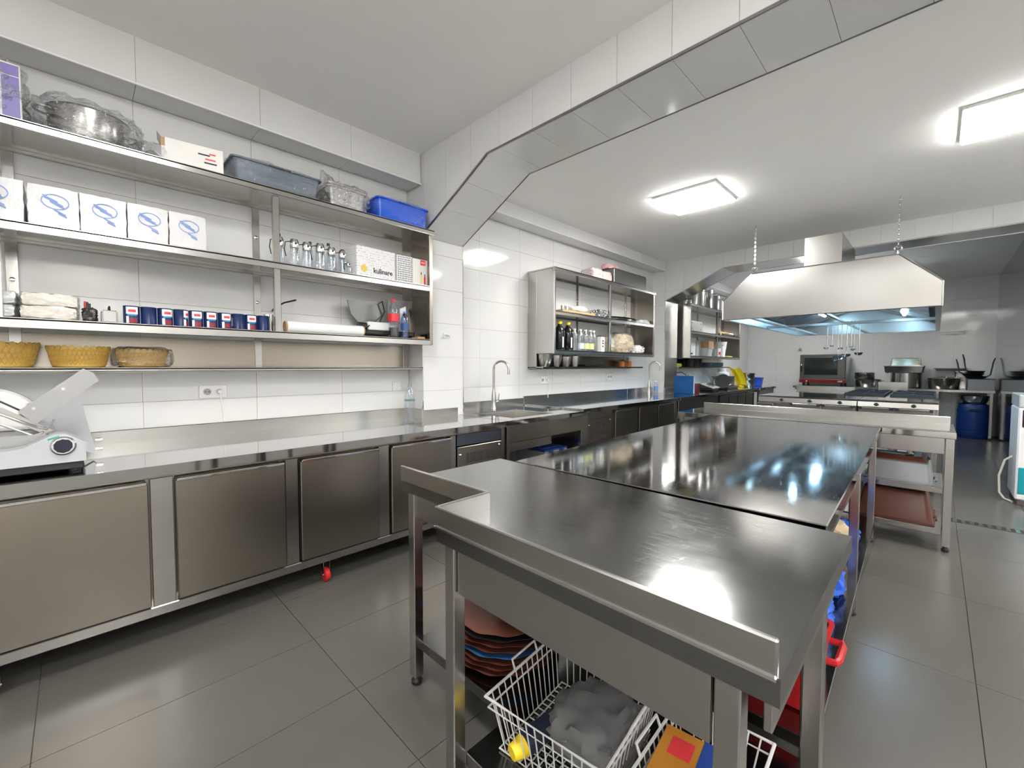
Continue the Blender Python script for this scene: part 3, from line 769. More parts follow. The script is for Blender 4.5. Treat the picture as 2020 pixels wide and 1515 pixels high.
# ladles on the rail
def ladle(x, y, lean, L, r, kind, label):
    t = thing('hanging_ladle' if kind != 'skimmer' else 'hanging_skimmer', label, 'ladle' if kind != 'skimmer' else 'skimmer', (x, y, 1.905), group='utensils hanging under the hood')
    h = MB().tube([(0,.0,.03),(0,-.014,.045),(0,-.028,.03),(0,-.02,0)], .004, n=6)
    h.tube([(0,-.02,0),(lean*.3,-.02,-L*.5),(lean,-.02,-L)], [.006,.008,.005], n=6)
    h.build('handle', NICKEL, t)
    if kind == 'skimmer':
        LA([(0,.006),(r*.7,.003),(r,.012),(r,.016),(r*.7,.008),(0,.010)], n=20).xf(Matrix.Translation((lean,-.02-r*.8,-L-.01)) @ Matrix.Rotation(.5,4,'X')).build('disc', CHROME, t)
    else:
        LA([(0,0),(r*.5,r*.08),(r*.85,r*.35),(r,r*.8),(r*.96,r*.8),(r*.8,r*.38),(r*.45,r*.13),(0,r*.05)], n=20).xf(Matrix.Translation((lean,-.02-r*.9,-L-r*.3))).build('bowl', CHROME, t)
    return t
for i, (x, L, r, k, lab) in enumerate((
    (2.28, .34, .032, 'ladle', 'smallest ladle at the left of the hanging utensils'),
    (2.335, .31, .028, 'ladle', 'second small ladle from the left under the hood'),
    (2.40, .48, .062, 'skimmer', 'wide skimmer hanging lowest under the hood'),
    (2.447, .35, .034, 'ladle', 'medium ladle hanging right of the wide skimmer'),
    (2.505, .45, .055, 'ladle', 'large ladle in the middle of the hanging utensils'),
    (2.55, .33, .028, 'ladle', 'small ladle right of the large ladle'),
    (2.588, .36, .032, 'skimmer', 'small skimmer second from the right under the hood'),
    (2.642, .43, .05, 'ladle', 'big ladle at the right end of the hanging utensils'))):
    ladle(x, 7.722, .01*((i%3)-1), L, r, k, lab)

# ================================================================== RANGES UNDER THE HOOD
def knob(parent, x, y, z):
    k = MB().cyl((0,0,0),(0,-.012,0),.018,.017,n=14); k.rbox(-.02,-.032,-.006,.02,-.010,.006,b=.003)
    return k.build('knob', BLACKP, parent, loc=(x, y, z))
def range_unit(name, label, x0, x1, y0, y1, knobs, doors, zt=.95):
    t = thing(name, label, 'range', ((x0+x1)/2, y0, 0))
    cx = (x0+x1)/2; a, b = x0-cx, x1-cx; D = y1-y0
    R(a, .03, .14, b, D, zt-.02, b=.004).build('body', STEEL, t)
    R(a-.002, .0, zt-.02, b+.002, D, zt, b=.003).build('top_plate', STEEL_CTR, t)
    MB().prism([(a, .03, zt-.02), (a, .002, zt-.02), (a, -.006, zt-.07), (a, .03, zt-.07)], (b-a, 0, 0)).build('control_panel', STEEL, t)
    for kx in knobs: knob(t, kx-cx, -.003, zt-.044)
    for da, db in doors:
        d = R(da-cx, -.006, .22, db-cx, .029, zt-.072, b=.004).build('oven_door', STEEL, t)
        h = MB().cyl((da-cx+.02,-.06,zt-.084),(db-cx-.02,-.06,zt-.084),.010,n=10)
        h.build('handle', CHROME, d)
        for s in (da-cx+.02, db-cx-.02): R(s-.014,-.072,zt-.097,s+.014,-.004,zt-.070,b=.003).build('handle_bracket', BLACKP, d)
    for x in (a+.06, b-.06):
        for y in (.10, D-.06): C((x,y,0),(x,y,.14),.022,n=12).build('leg', STEEL, t)
    return t
ra = range_unit('cooking_range', 'left front cooking range under the hood with flat steel top', 1.86, 2.815, 5.95, 6.86, (2.11, 2.39, 2.67), ((2.20, 2.50), (2.51, 2.80)))
rb_ = range_unit('cooking_range', 'right front cooking range under the hood with flat steel top', 2.825, 3.45, 5.95, 6.86, (2.98, 3.27), ((2.835, 3.12), (3.13, 3.42)))
# left side flap
R(-.478, -.085, .835, -.30, -.012, .862, b=.003).build('side_flap', STEEL, ra)
gr = thing('griddle', 'flat steel griddle with raised rear lip behind the left range', 'griddle', (2.2, 6.88, 0))
R(-.36, 0, .12, .36, 1.32, .93, b=.004).build('body', STEEL, gr)
R(-.35, .02, .93, .35, 1.25, .945, b=.003).build('griddle_plate', STEEL_CTR, gr)
R(-.37, 1.25, .93, .37, 1.285, 1.0, b=.003).build('rear_lip', STEEL, gr)
for x in (-.30,.30):
    for y in (.06,1.26): C((x,y,0),(x,y,.12),.022,n=12).build('leg', STEEL, gr)
bu = thing('gas_burner_range', 'gas burner range with black cast iron grates behind the right range', 'range', (3.01, 6.88, 0))
R(-.44, 0, .12, .44, 1.32, .93, b=.004).build('body', STEEL, bu)
R(-.44, 0, .93, .44, 1.32, .94, b=.003).build('top_plate', STEEL, bu)
for gx in (-.22, .22):
    for gy in (.33, .98):
        B(gx-.19, gy-.29, .938, gx+.19, gy+.29, .944).build('burner_tray', IRON, bu)
        g = MB()
        for s in (-1, 1):
            g.rbox(gx+s*.19-.008, gy-.29, .944, gx+s*.19+.008, gy+.29, .972, b=.002); g.rbox(gx-.19, gy+s*.29-.008, .944, gx+.19, gy+s*.29+.008, .972, b=.002)
            g.rbox(gx+s*.06, gy-.006, .955, gx+s*.19, gy+.006, .972, b=.002); g.rbox(gx-.006, gy+s*.08, .955, gx+.006, gy+s*.29, .972, b=.002)
            for q in (-1, 1): g.tube([(gx+s*.05, gy+q*.07, .966), (gx+s*.18, gy+q*.27, .966)], .007, n=6)
        g.build('grate', IRON, bu)
        LA([(.0,.02),(.045,.02),(.055,.01),(.055,0)], n=18, c=(gx, gy, .944)).build('burner', IRON, bu)
R(-.18, 1.24, .94, .14, 1.30, 1.085, b=.003).build('rear_flue', STEEL, bu)
for x in (-.36,.36):
    for y in (.06,1.26): C((x,y,0),(x,y,.12),.022,n=12).build('leg', STEEL, bu)
# ================================================================== SMALL BUILDERS
def patch(r, z0, z1, a0, a1, n=8, nz=1):
    """curved label patch on an upright cylinder (angles from +x)"""
    m = MB()
    m.grid(lambda u, v: (r*math.cos(a0+(a1-a0)*u), r*math.sin(a0+(a1-a0)*u), z0+(z1-z0)*v), n, nz)
    return m
def ellipse_x(x, cy, cz, ry, rz, n=18, th=.0008, ring=0.0):
    m = MB()
    if ring:
        vs = []
        for k in range(n):
            a = 2*math.pi*k/n; vs += [(x, cy+ry*math.cos(a), cz+rz*math.sin(a)), (x, cy+(ry-ring)*math.cos(a), cz+(rz-ring)*math.sin(a))]
        m._add(vs, [(2*k, 2*((k+1)%n), 2*((k+1)%n)+1, 2*k+1) for k in range(n)])
    else:
        m.prism([(x, cy+ry*math.cos(2*math.pi*k/n), cz+rz*math.sin(2*math.pi*k/n)) for k in range(n)], (th, 0, 0))
    return m
def bag(sx, sy, sz, amp=.02, seed=1, n=9, tail=None, e=3.0, zlow=0.0):
    """crumpled closed bag around a rounded box, bottom on z=0"""
    rnd = random.Random(seed); bm = bmesh.new()
    bmesh.ops.create_cube(bm, size=2.0)
    bmesh.ops.subdivide_edges(bm, edges=list(bm.edges), cuts=n, use_grid_fill=True)
    for v in bm.verts:
        p = v.co; q = (abs(p.x)**e+abs(p.y)**e+abs(p.z)**e)**(1/e)
        p = p/q*1.12
        x, y, z = max(-1, min(1, p.x)), max(-1, min(1, p.y)), max(-1, min(1, p.z))
        d = amp*(rnd.random()-.5)*2
        nx = Vector((x*sy*sz, y*sx*sz, z*sx*sy)).normalized()
        c = Vector((x*sx/2, y*sy/2, sz/2+z*sz/2)) + nx*d
        c.z = max(zlow, c.z)
        if tail and z > .85:
            w = max(0, 1-math.hypot(x-tail[0], y-tail[1])*1.6); c.z += tail[2]*w
        v.co = c
    return MB().frombm(bm)
def tub_mesh(sx, sy, h, taper=.03, th=.003, rim=.012, rimh=.010, r=.03):
    """open tapered tray with rounded corners and rolled rim; base on z=0"""
    def rr(hx, hy, z, rad, n=4):
        pts = []
        for cx, cy, a0 in ((hx-rad, hy-rad, 0), (-hx+rad, hy-rad, 90), (-hx+rad, -hy+rad, 180), (hx-rad, -hy+rad, 270)):
            for k in range(n+1):
                a = math.radians(a0+90*k/n); pts.append((cx+rad*math.cos(a), cy+rad*math.sin(a), z))
        return pts
    hx, hy = sx/2, sy/2
    rings = [rr(hx-taper-.008, hy-taper-.008, 0, r), rr(hx-taper, hy-taper, .008, r), rr(hx-rim, hy-rim, h-rimh, r), rr(hx, hy, h-rimh, r), rr(hx, hy, h, r),
             rr(hx-rim-th, hy-rim-th, h, r), rr(hx-taper-th, hy-taper-th, .008+th, r), rr(hx-taper-.01, hy-taper-.01, th, r)]
    m = MB(); n = len(rings[0]); vs = [p for q in rings for p in q]; fs = []
    for i in range(len(rings)-1): fs += [(i*n+k, i*n+(k+1)%n, (i+1)*n+(k+1)%n, (i+1)*n+k) for k in range(n)]
    fs += [tuple(range(n-1,-1,-1)), tuple(range((len(rings)-1)*n, len(rings)*n))]
    return m._add(vs, fs)
def tray(name, label, cat, loc, sx, sy, h, m, rz=0, flip=False, wrap=None, group=None, taper=.03):
    t = thing(name, label, cat, loc, rz, group)
    b = tub_mesh(sx, sy, h, taper)
    if flip: b.xf(Matrix.Translation((0,0,h)) @ Matrix.Rotation(math.pi, 4, 'X'))
    b.build('tub', m, t)
    rim = MB(); 
    z = 0.006 if flip else h-.006
    for s in (-1, 1):
        rim.rbox(s*sx*.5-.012, -sy*.12, z-.004, s*sx*.5+.012, sy*.12, z+.004, b=.003)
    rim.build('grip', m, t)
    if wrap: bag(sx+.03, sy+.03, h+.02, .010, wrap, n=7).build('plastic_wrap', FILM_L, t, ang=20)
    return t
def pot(name, label, loc, r, h, m=None, lid=False, handles=2, ha=0.0, cat='pot', group=None, flare=1.0, lidh=.03):
    t = thing(name, label, cat, loc, group=group)
    th = .004
    LA([(0,0),(r*.95,0),(r,.012),(r*flare,h-.006),(r*flare+.007,h),(r*flare-th,h),(r-th,.014),(0,.006)], n=32).build('body', m or STEEL_V, t)
    if handles == 2:
        for s in (0, math.pi):
            a = ha+s; zz = h*.78
            pts = [(r*.97, -.045, zz), (r+.03, -.045, zz+.004), (r+.048, -.03, zz+.007), (r+.048, .03, zz+.007), (r+.03, .045, zz+.004), (r*.97, .045, zz)]
            TU(pts, .006, n=6).xf(Matrix.Rotation(a, 4, 'Z')).build('handle', CHROME, t)
    elif handles == 1:
        TU([(r*.97,0,h*.8),(r+.05,0,h*.85),(r+.20,0,h*.95),(r+.24,0,h*.95)], [.008,.009,.011,.009], n=8).xf(Matrix.Rotation(ha, 4, 'Z')).build('handle', BLACKP, t)
    if lid:
        l = LA([(r+.006,0),(r+.006,.006),(r*.8,lidh*.6),(r*.2,lidh),(0,lidh)], n=32, c=(0,0,h+.0005)).build('lid', m or STEEL_V, t)
        TU([(-.035,0,h+lidh),(-.03,0,h+lidh+.025),(.03,0,h+lidh+.025),(.035,0,h+lidh)], .005, n=6).build('lid_handle', CHROME, l)
    return t
def bottle(name, label, loc, r, h, body, cap, lab=None, labz=(.35,.6), fill=None, fillz=.3, group=None, cat='bottle', neck=.3, rz=0):
    t = thing(name, label, cat, loc, rz, group)
    z1 = h*(1-neck)
    LA([(0,.004),(r*.7,0),(r*.95,.008),(r,.03),(r*.93,z1*.5),(r,z1*.62),(r,z1),(r*.86,z1+(h-z1)*.25),(r*.45,z1+(h-z1)*.62),(r*.36,z1+(h-z1)*.72),(r*.36,h*.955)], n=20).build('bottle_body', body, t)
    C((0,0,h*.94),(0,0,h),r*.42,n=14).build('cap', cap, t)
    if lab: LA([(r*1.012,h*labz[0]),(r*1.012,h*labz[1])], n=20).build('label_band', lab, t)
    if fill: LA([(0,.008),(r*.88,.008),(r*.88,h*fillz),(0,h*fillz)], n=18).build('liquid', fill, t)
    return t
def carton(name, label, loc, sx, sy, sz, m, rz=0, cat='box', group=None, b=.002):
    t = thing(name, label, cat, loc, rz, group)
    R(-sx/2, -sy/2, 0, sx/2, sy/2, sz, b=b).build('box_body', m, t)
    return t
ZS1T, ZS1M, ZS1B, ZS1L = 2.4306, 1.9726, 1.5306, 1.2976

# ================================================================== LONG SHELF, TOP BOARD
t = carton('wrapped_parcel', 'white and purple parcel wrapped in crinkled film at the left end of the top shelf', (.20, -.305, ZS1T), .28, .32, .27, CARD, cat='parcel')
B(.1405, -.155, .215, .1425, .155, .262).build('printed_band', mat('purple_print', (.20,.17,.42), .4), t)
B(.1405, .10, .01, .1425, .155, .21).build('printed_band', mat('purple_print', (.20,.17,.42), .4), t)
bag(.30, .345, .30, .022, 3, n=9).build('plastic_wrap', FILM2, t, ang=15)
t = pot('wrapped_pot', 'steel pot with two handles wrapped in clear film on the top shelf', (.205, .085, ZS1T), .15, .17, handles=2, ha=1.9, flare=1.05)
bag(.37, .40, .21, .018, 5, n=10, e=2.4).build('plastic_wrap', FILM, t, ang=15)
t = thing('wrapped_dish', 'shallow domed steel dish in clear film beside the white carton', 'dish', (.31, .325, ZS1T))
LA([(0,.055),(.015,.055),(.035,.035),(.05,.012),(.053,.0),(.05,.0),(.033,.03),(0,.05)], n=26).build('dish_body', CHROME, t)
bag(.16, .12, .085, .008, 6, n=7, e=2.4).build('plastic_wrap', FILM, t, ang=15)
t = carton('carton', 'small white cardboard carton with worn flap on the top shelf', (.30, .51, ZS1T), .16, .285, .135, CARD, rz=-.12)
for k, (dy, dz, w, m_) in enumerate(((.02,.088,.055,PRINTK),(.05,.066,.05,PRINTR),(.05,.045,.06,PRINTK),(.06,.098,.03,PRINTR))): B(.0802, dy-w/2+.03, dz-.004, .0812, dy+w/2+.03, dz+.004).build('print', m_, t)
MB().prism([(-.08,-.142,.135),(.075,-.142,.135),(.06,-.16,.165),(-.06,-.16,.165)], (0,.0015,0)).build('flap', CARD, t)
B(.079, -.1425, .085, .081, -.125, .132).build('torn_edge', BROWNCARD, t)
tray('wrapped_tray', 'long slate-grey plastic tray in clear film on the top shelf', 'tray', (.225, .955, ZS1T), .31, .54, .15, mat('slate_plastic', (.15,.18,.22), .35), wrap=11)
t = thing('wrapped_containers', 'stack of silver containers in crinkled film left of the blue tub', 'container stack', (.22, 1.425, ZS1T))
SILV = mat('foil_silver', (.62,.60,.58), .3, .8, bump=.4, scale=60)
for k in range(2): tub_mesh(.24, .30, .16, .03).xf(Matrix.Translation((0,0,.018*k))).build('container', SILV, t)
bag(.28, .33, .20, .020, 13, n=10, tail=(.2,-.95,.10)).build('plastic_wrap', FILM2, t, ang=15)
tray('wrapped_tub', 'bright blue plastic tub in clear film at the right end of the top shelf', 'tub', (.235, 1.865, ZS1T), .30, .47, .165, mat('bright_blue', (.008,.11,.72), .28), wrap=17, taper=.02)

# ================================================================== LONG SHELF, MIDDLE BOARD
def napkins(yc, w, label):
    t = thing('napkin_pack', label, 'napkin pack', (.25, yc, ZS1M), group='packs of white napkins on the middle shelf')
    bag(.22, w-.004, .195, .003, int(yc*100)+50, n=6, e=9).build('pack', WRAPW, t, ang=40)
    h = t
    ellipse_x(.1135, .005, .125, .048, .036, ring=.004).xf(Matrix.Translation((0,0,0))).build('printed_oval', PRINTB, h)
    for j, (dy, dz, ww) in enumerate(((-.012,.135,.05),(.0,.122,.062),(.012,.109,.05),(.02,.075,.04),(.028,.062,.03))):
        MB().prism([(.1135, dy-ww/2, dz+.012*ww/.05), (.1135, dy+ww/2, dz-.012*ww/.05), (.1135, dy+ww/2, dz-.012*ww/.05+.006), (.1135, dy-ww/2, dz+.012*ww/.05+.006)], (.0006,0,0)).build('printed_line', PRINTB, h)
    return t
napkins(-.25, .20, 'white napkin pack with blue print at the left edge of the middle shelf')
napkins(-.055, .175, 'second napkin pack from the left on the middle shelf')
napkins(.12, .175, 'third napkin pack from the left on the middle shelf')
napkins(.295, .172, 'fourth napkin pack from the left on the middle shelf')
napkins(.468, .172, 'rightmost napkin pack beside the empty part of the middle shelf')

def dispenser(x, y, h, r, kind, label):
    t = thing('glass_dispenser', label, 'dispenser', (x, y, ZS1M), group='glass pourers on the middle shelf')
    LA([(0,.003),(r*.95,0),(r,.01),(r,h*.55),(r*.85,h*.68),(r*.80,h*.72)], n=16).build('glass', PET, t)
    if kind == 'pump':
        LA([(r*.5,h*.70),(r*.5,h*.92)], n=12).build('neck', PET, t)
        C((0,0,h*.92),(0,0,h),r*.55,n=14).build('stopper', BLACKP, t)
    else:
        LA([(r*.86,h*.68),(r*.92,h*.70),(r*.92,h*.92),(r*.7,h),(0,h)], n=16).build('cap', CHROME, t)
        TU([(r*.2,-r*.8,h*.9),(r*.2,-r*1.8,h*.85),(r*.2,-r*2.0,h*.6),(r*.2,-r*1.7,h*.35)], .0035, n=6).build('handle', BLACKP, t)
        C((r*.8,0,h*.82),(r*1.0,0,h*.84),.006,n=8).build('spout', BLACKP, t)
    return t
for i, (x, y, h, r, k, lab) in enumerate((
    (.30, .965, .185, .030, 'cap', 'chrome-capped glass dispenser half hidden by the shelf post'),
    (.20, .995, .235, .020, 'pump', 'tall slim glass cruet with black stopper nearest the post'),
    (.31, 1.055, .185, .032, 'cap', 'second chrome-capped dispenser from the post'),
    (.31, 1.135, .18, .032, 'cap', 'third chrome-capped dispenser from the post'),
    (.20, 1.20, .22, .020, 'pump', 'slim glass cruet with clear stopper behind the dispensers'),
    (.31, 1.225, .19, .033, 'cap', 'chrome-capped dispenser in the middle of the row'),
    (.20, 1.33, .235, .020, 'pump', 'slim cruet with black stopper right of the middle'),
    (.31, 1.305, .18, .032, 'cap', 'chrome-capped dispenser just right of the middle'),
    (.31, 1.385, .17, .031, 'cap', 'chrome-capped dispenser beside the carton with icons'),
    (.20, 1.435, .21, .024, 'pump', 'cruet with flat black stopper behind the last dispenser'),
    (.345, 1.425-.01, .085, .018, 'cap', 'tiny glass shaker in front of the printed cartons'))): dispenser(x, y, h, r, k, lab)
ICON = pattern('icon_print', (.80,.80,.80), (.30,.30,.31), (80, 62, 55), .30)
ICON2 = pattern('icon_print_dense', (.80,.80,.80), (.06,.06,.07), (80, 68, 60), .33)
t = carton('printed_carton', 'white carton printed with grey icons, a gold crest and the word kulinare', (.245, 1.625, ZS1M), .22, .33, .225, ICON, rz=.06)
text('kulinare', .052, PRINTK, t, (.1112, .055, .058), (math.pi/2, 0, math.pi/2))
cr = MB()
for k in range(10):
    a = 2*math.pi*k/10; cr.box(.1105, -.105+.020*math.cos(a)-.006, .062+.020*math.sin(a)-.006, .1115, -.105+.020*math.cos(a)+.006, .062+.020*math.sin(a)+.006)
cr.box(.1105, -.122, .046, .1112, -.088, .078); cr.build('crest', GOLD, t)
R(-.109, -.1665, .175, -.07, -.1655, .21, b=.0003).build('red_mark', PRINTR, t)
MB().prism([(-.10,-.06,.2255),(.09,-.06,.2255),(.06,-.10,.262),(-.07,-.10,.262)], (0,.0015,0)).build('flap', CARD, t)
t = carton('printed_carton', 'narrow white carton with dense black icons beside the kulinare carton', (.265, 1.872, ZS1M), .20, .135, .215, ICON2)
t = carton('gift_carton', 'white carton with red corner mark at the right end of the middle shelf', (.262, 2.018, ZS1M), .20, .145, .212, CARD)
R(.1002, .0, .165, .1012, .05, .208, b=.0003).build('red_mark', PRINTR, t)
B(.1012, .008, .184, .1018, .042, .190).build('white_bar', PAPER, t)
for dy, h_, m_ in ((.008, .075, mat('straw_print', (.75,.68,.25), .5)), (.042, .06, PRINTR)):
    R(.1002, dy-.009, .012, .1012, dy+.009, .012+h_, b=.0003).build('bottle_print', m_, t); R(.1002, dy-.004, .012+h_, .1012, dy+.004, .035+h_, b=.0003).build('bottle_print', PRINTK, t)

# ================================================================== LONG SHELF, BOTTOM BOARD
for i, (y, z, lab, m_) in enumerate(((-.29, 0, 'lower white packet at the left edge of the bottom shelf', WRAPW), (-.285, .062, 'upper white packet at the left edge of the bottom shelf', WRAPW),
                                   (-.085, 0, 'lower cream bread packet beside the white packets', BREAD), (-.08, .062, 'upper cream bread packet beside the white packets', BREAD))):
    t = thing('wrapped_packet', lab, 'packet', (.24, y, ZS1B+z+.0004), group='wrapped packets stacked on the bottom shelf')
    bag(.26, .19, .061, .004, 30+i, n=7, e=5).build('packet', m_, t, ang=30)
    bag(.265, .20, .0615, .006, 40+i, n=7, e=4).build('plastic_wrap', FILM, t, ang=15)
t = thing('utensil_bundle', 'black and red bundle of small utensils beside the bread packets', 'utensils', (.27, .055, ZS1B))
bag(.08, .05, .075, .008, 51, n=5, e=2.5).build('pouch', mat('dark_pouch', (.05,.045,.045), .25, bump=.5, scale=60), t, ang=20)
for k in range(5): R(-.03+.012*k, -.02+.008*(k%3), .06, -.02+.012*k, -.01+.008*(k%3), .10+.008*(k%2), b=.002).build('grip', REDP if k == 3 else BLACKP, t)
t = thing('box_grater', 'small steel box grater lying left of the cans', 'grater', (.27, .13, ZS1B))
R(-.05, -.032, 0, .05, .032, .068, b=.008).build('body', pattern('grater_holes', (.55,.54,.52), (.05,.05,.05), (90,90,90), .28), t)
TU([(-.045,.0,.068),(-.03,0,.088),(.03,0,.088),(.045,0,.068)], .004, n=6).build('handle', BLACKP, t)
CANB = mat('can_dark_blue', (.008,.022,.10), .3); CANL = mat('can_light_blue', (.05,.30,.55), .35); BEAN = mat('bean_red_print', (.25,.02,.03), .4, var=.5, scale=120)
first = None
canlab = ('leftmost dark blue bean can on the bottom shelf', 'second can from the left, its back turned out', 'third bean can from the left', 'fourth bean can from the left, turned aside', 'fifth bean can from the left', 'sixth bean can from the left', 'seventh bean can from the left',
          'third bean can from the right, its back turned out', 'second bean can from the right', 'rightmost bean can beside the steel cup')
canrot = (0, 2.4, .25, 1.0, .05, .05, .2, 2.6, 0, 2.2)
for k in range(10):
    y = .216+.0707*k
    if first is None:
        first = thing('bean_can', canlab[0], 'can', (.325, y, ZS1B), group='dark blue bean cans in a row')
        LA([(0,.002),(.0345,.002),(.0345,0),(.0355,.003),(.0345,.005),(.0345,.091),(.0355,.093),(.0345,.096),(.033,.096),(.033,.093),(0,.093)], n=24).build('tin', CANB, first)
        patch(.0349, .052, .090, -.75, .75).build('white_label', PAPER, first); patch(.0351, .062, .076, -.45, .45).build('red_label', PRINTR, first)
        patch(.0350, .044, .052, -.6, .6).build('blue_label', CANL, first); patch(.0350, .004, .030, -.35, .55).build('bean_print', BEAN, first); patch(.0349, .004, .040, -.75, -.40).build('white_label', PAPER, first)
        patch(.0349, .02, .07, 1.9, 2.6).build('text_panel', GREYP, first)
    else: dup(first, loc=(.325, y, ZS1B), rz=canrot[k], label=canlab[k])
t = thing('steel_cup', 'polished steel cup between the cans and the shelf post', 'cup', (.25, .905, ZS1B))
LA([(0,.003),(.028,0),(.030,.01),(.034,.115),(.0325,.115),(.0285,.012),(0,.008)], n=22).build('cup', CHROME, t)
t = thing('film_roll', 'big roll of cling film lying on the bottom shelf', 'film roll', (.325, 1.255, ZS1B+.039))
C((0,-.265,0),(0,.265,0),.0385,n=26).build('roll', mat('cling_film_white', (.82,.83,.84), .12, coat=.5), t)
for s in (-1,1): LA([(.030,-.006),(.036,-.006),(.036,.006),(.030,.006)], n=22).xf(Matrix.Translation((0,s*.27,0)) @ Matrix.Rotation(math.pi/2,4,'X')).build('cardboard_core', BROWNCARD, t)
t = thing('cable_end', 'short black cable arching out from the wall above the film roll', 'cable', (.02, 1.0, ZS1B+.19))
TU([(-.012,0,-.02),(.05,.0,.0),(.12,.04,.03),(.2,.09,.045)], .006, n=8).build('cable', BLACKP, t)
# small slicing machine behind the bottles
t = thing('small_slicer', 'small grey food slicer with black handle behind the soda bottle', 'slicer', (.20, 1.76, ZS1B))
pl = MB(); pl.prism([(-.06,-.27,.29),(-.06,-.02,.30),(-.06,.02,.13),(-.06,-.16,.10),(-.06,-.24,.18)], (.012,0,0)); pl.build('ribbed_plate', mat('ribbed_grey', (.20,.20,.20), .35, .6), t)
pl = MB(); pl.prism([(-.03,.06,.32),(-.03,.30,.335),(-.03,.20,.14),(-.03,.06,.10)], (.006,0,0)); pl.build('guard_plate', mat('smoke_plastic', (.16,.17,.18), .25), t)
R(-.09, -.20, .018, .10, .30, .055, b=.008).build('base', BLACKP, t)
R(-.06, -.17, .055, .09, .02, .12, b=.006).build('motor_housing', WHITEP, t)
C((.06,-.175,.085),(.06,-.235,.085),.028,n=18).build('dial', BLACKP, t)
MB().prism([(.05,.13,.06),(.05,.175,.05),(.05,.18,.27),(.05,.125,.245)], (.012,0,0)).build('white_guard', WHITEP, t)
TU([(.075,.15,.10),(.09,.15,.10),(.10,.15,.12),(.10,.15,.18),(.09,.15,.20),(.075,.15,.20)], .010, n=8).build('handle', BLACKP, t)
TU([(-.05,.0,.13),(-.02,.03,.22),(.0,.0,.30),(.02,-.05,.27),(.03,-.02,.18),(.05,-.10,.12),(.10,-.18,.078),(.13,-.25,.060)], .005, n=8).build('cable', BLACKP, t)
C((.095,.26,.04),(.11,.26,.04),.03,n=18).build('knob', BLACKP, t)
for x in (-.07,.08):
    for y in (-.18,.28): C((x,y,0),(x,y,.018),.012,n=10).build('foot', BLACKP, t)
bottle('soda_bottle', 'clear soda bottle with red label and red cap on the bottom shelf', (.345, 1.775, ZS1B), .043, .30, PET, mat('cap_red', (.7,.03,.04), .4), mat('label_red', (.72,.03,.04), .35), (.42,.62), mat('dark_cola', (.015,.008,.006), .1), .26)
bottle('water_bottle', 'small blue-tinted water bottle right of the soda bottle', (.35, 1.875, ZS1B), .031, .215, film('blue_bottle_plastic', gloss=.3, tint=(.45,.6,.85), bump=.2), mat('cap_blue', (.10,.28,.75), .4), mat('label_navy', (.04,.09,.28), .4), (.30,.55))
t = carton('wood_block', 'thin wooden block at the right end of the bottom shelf', (.32, 2.02, ZS1B), .10, .07, .018, mat('plain_wood', (.45,.27,.12), .6), cat='block')

# ================================================================== BASKETS ON THE NARROW SHELF
def basket(y, w, h, label, wrap=None):
    t = thing('bread_basket', label, 'basket', (.125, y, ZS1L), group='mustard bread baskets on the narrow shelf')
    sx, sy = .095, w/2; n = 40
    LA([(0,.0),(.74,.0),(.80,.006),(.93,h*.85),(.975,h*.86),(.95,h*.85),(.78,.01),(0,.006)], n=n, sx=sx, sy=sy).build('shell', BASKET, t)
    lt = MB()
    for fam in (1, -1):
        for k in range(n):
            a0 = 2*math.pi*k/n; a1 = a0+fam*2*math.pi*2/n
            lt.tube([((.80+.14*q)*1.012*sx*math.cos(a0+(a1-a0)*q), (.80+.14*q)*1.012*sy*math.sin(a0+(a1-a0)*q), .012+(h*.82-.012)*q) for q in (0,.5,1)], .0022, n=4)
    lt.build('lattice', BASKET, t)
    sc = MB()
    for k in range(28):
        a = 2*math.pi*k/28; p = (.965*sx*math.cos(a), .965*sy*math.sin(a), h*.86)
        q = LA([(0,-.002),(.0115,-.002),(.0115,.002),(0,.002)], n=10).xf(Matrix.Translation(p) @ Matrix.Rotation(a, 4, 'Z') @ Matrix.Rotation(math.pi/2, 4, 'Y'))
        sc._add(q.v, q.f)
    sc.build('scalloped_rim', BASKET, t)
    for z in (.35, .6): TU([((.80+.14*z)*1.02*sx*math.cos(2*math.pi*k/n), (.80+.14*z)*1.02*sy*math.sin(2*math.pi*k/n), h*.86*z) for k in range(n)], .003, n=5, closed=True).build('band', BASKET, t)
    if wrap: bag(.20, w+.02, h+.006, .008, wrap, n=7, e=3).build('plastic_wrap', FILM, t, ang=15)
    return t
basket(-.285, .32, .135, 'mustard lattice bread basket cut off at the left edge')
basket(.012, .255, .12, 'mustard lattice bread basket in the middle of three')
basket(.272, .245, .108, 'smallest mustard bread basket, wrapped in film', wrap=61)

# ================================================================== WALL SOCKETS, SWITCH, HOOK
def socket(x, y, z, w, h, label, n=2, plug=True, drop=.18):
    t = thing('wall_socket', label, 'socket', (x, y, z))
    R(.0005, -w/2, -h/2, .010, w/2, h/2, b=.003).build('plate', WHITEP, t)
    for k in range(n):
        yy = (k-(n-1)/2)*.066 if n > 1 else 0
        s = LA([(.0215,.0005),(.0215,.003),(.019,.003),(.0185,-.004),(0,-.004)], n=18).xf(Matrix.Translation((.010,yy,0)) @ Matrix.Rotation(math.pi/2,4,'Y')).build('outlet', GREYP if not (plug and k == n-1) else WHITEP, t)
        if not (plug and k == n-1):
            for dy in (-.009,.009): C((.005,yy+dy,0),(.0115,yy+dy,0),.0035,n=8).build('pin_hole', DARK, s)
    if plug:
        yy = (n-1)/2*.066 if n > 1 else 0
        C((.012,yy,0),(.045,yy,0),.017,.013,n=14).build('plug', WHITEP, t)
        TU([(.035,yy,-.01),(.04,yy+.004,-.05),(.03,yy+.012,-drop*.55),(.025,yy+.02,-drop)], .0035, n=6).build('cable', WHITEP, t)
    return t
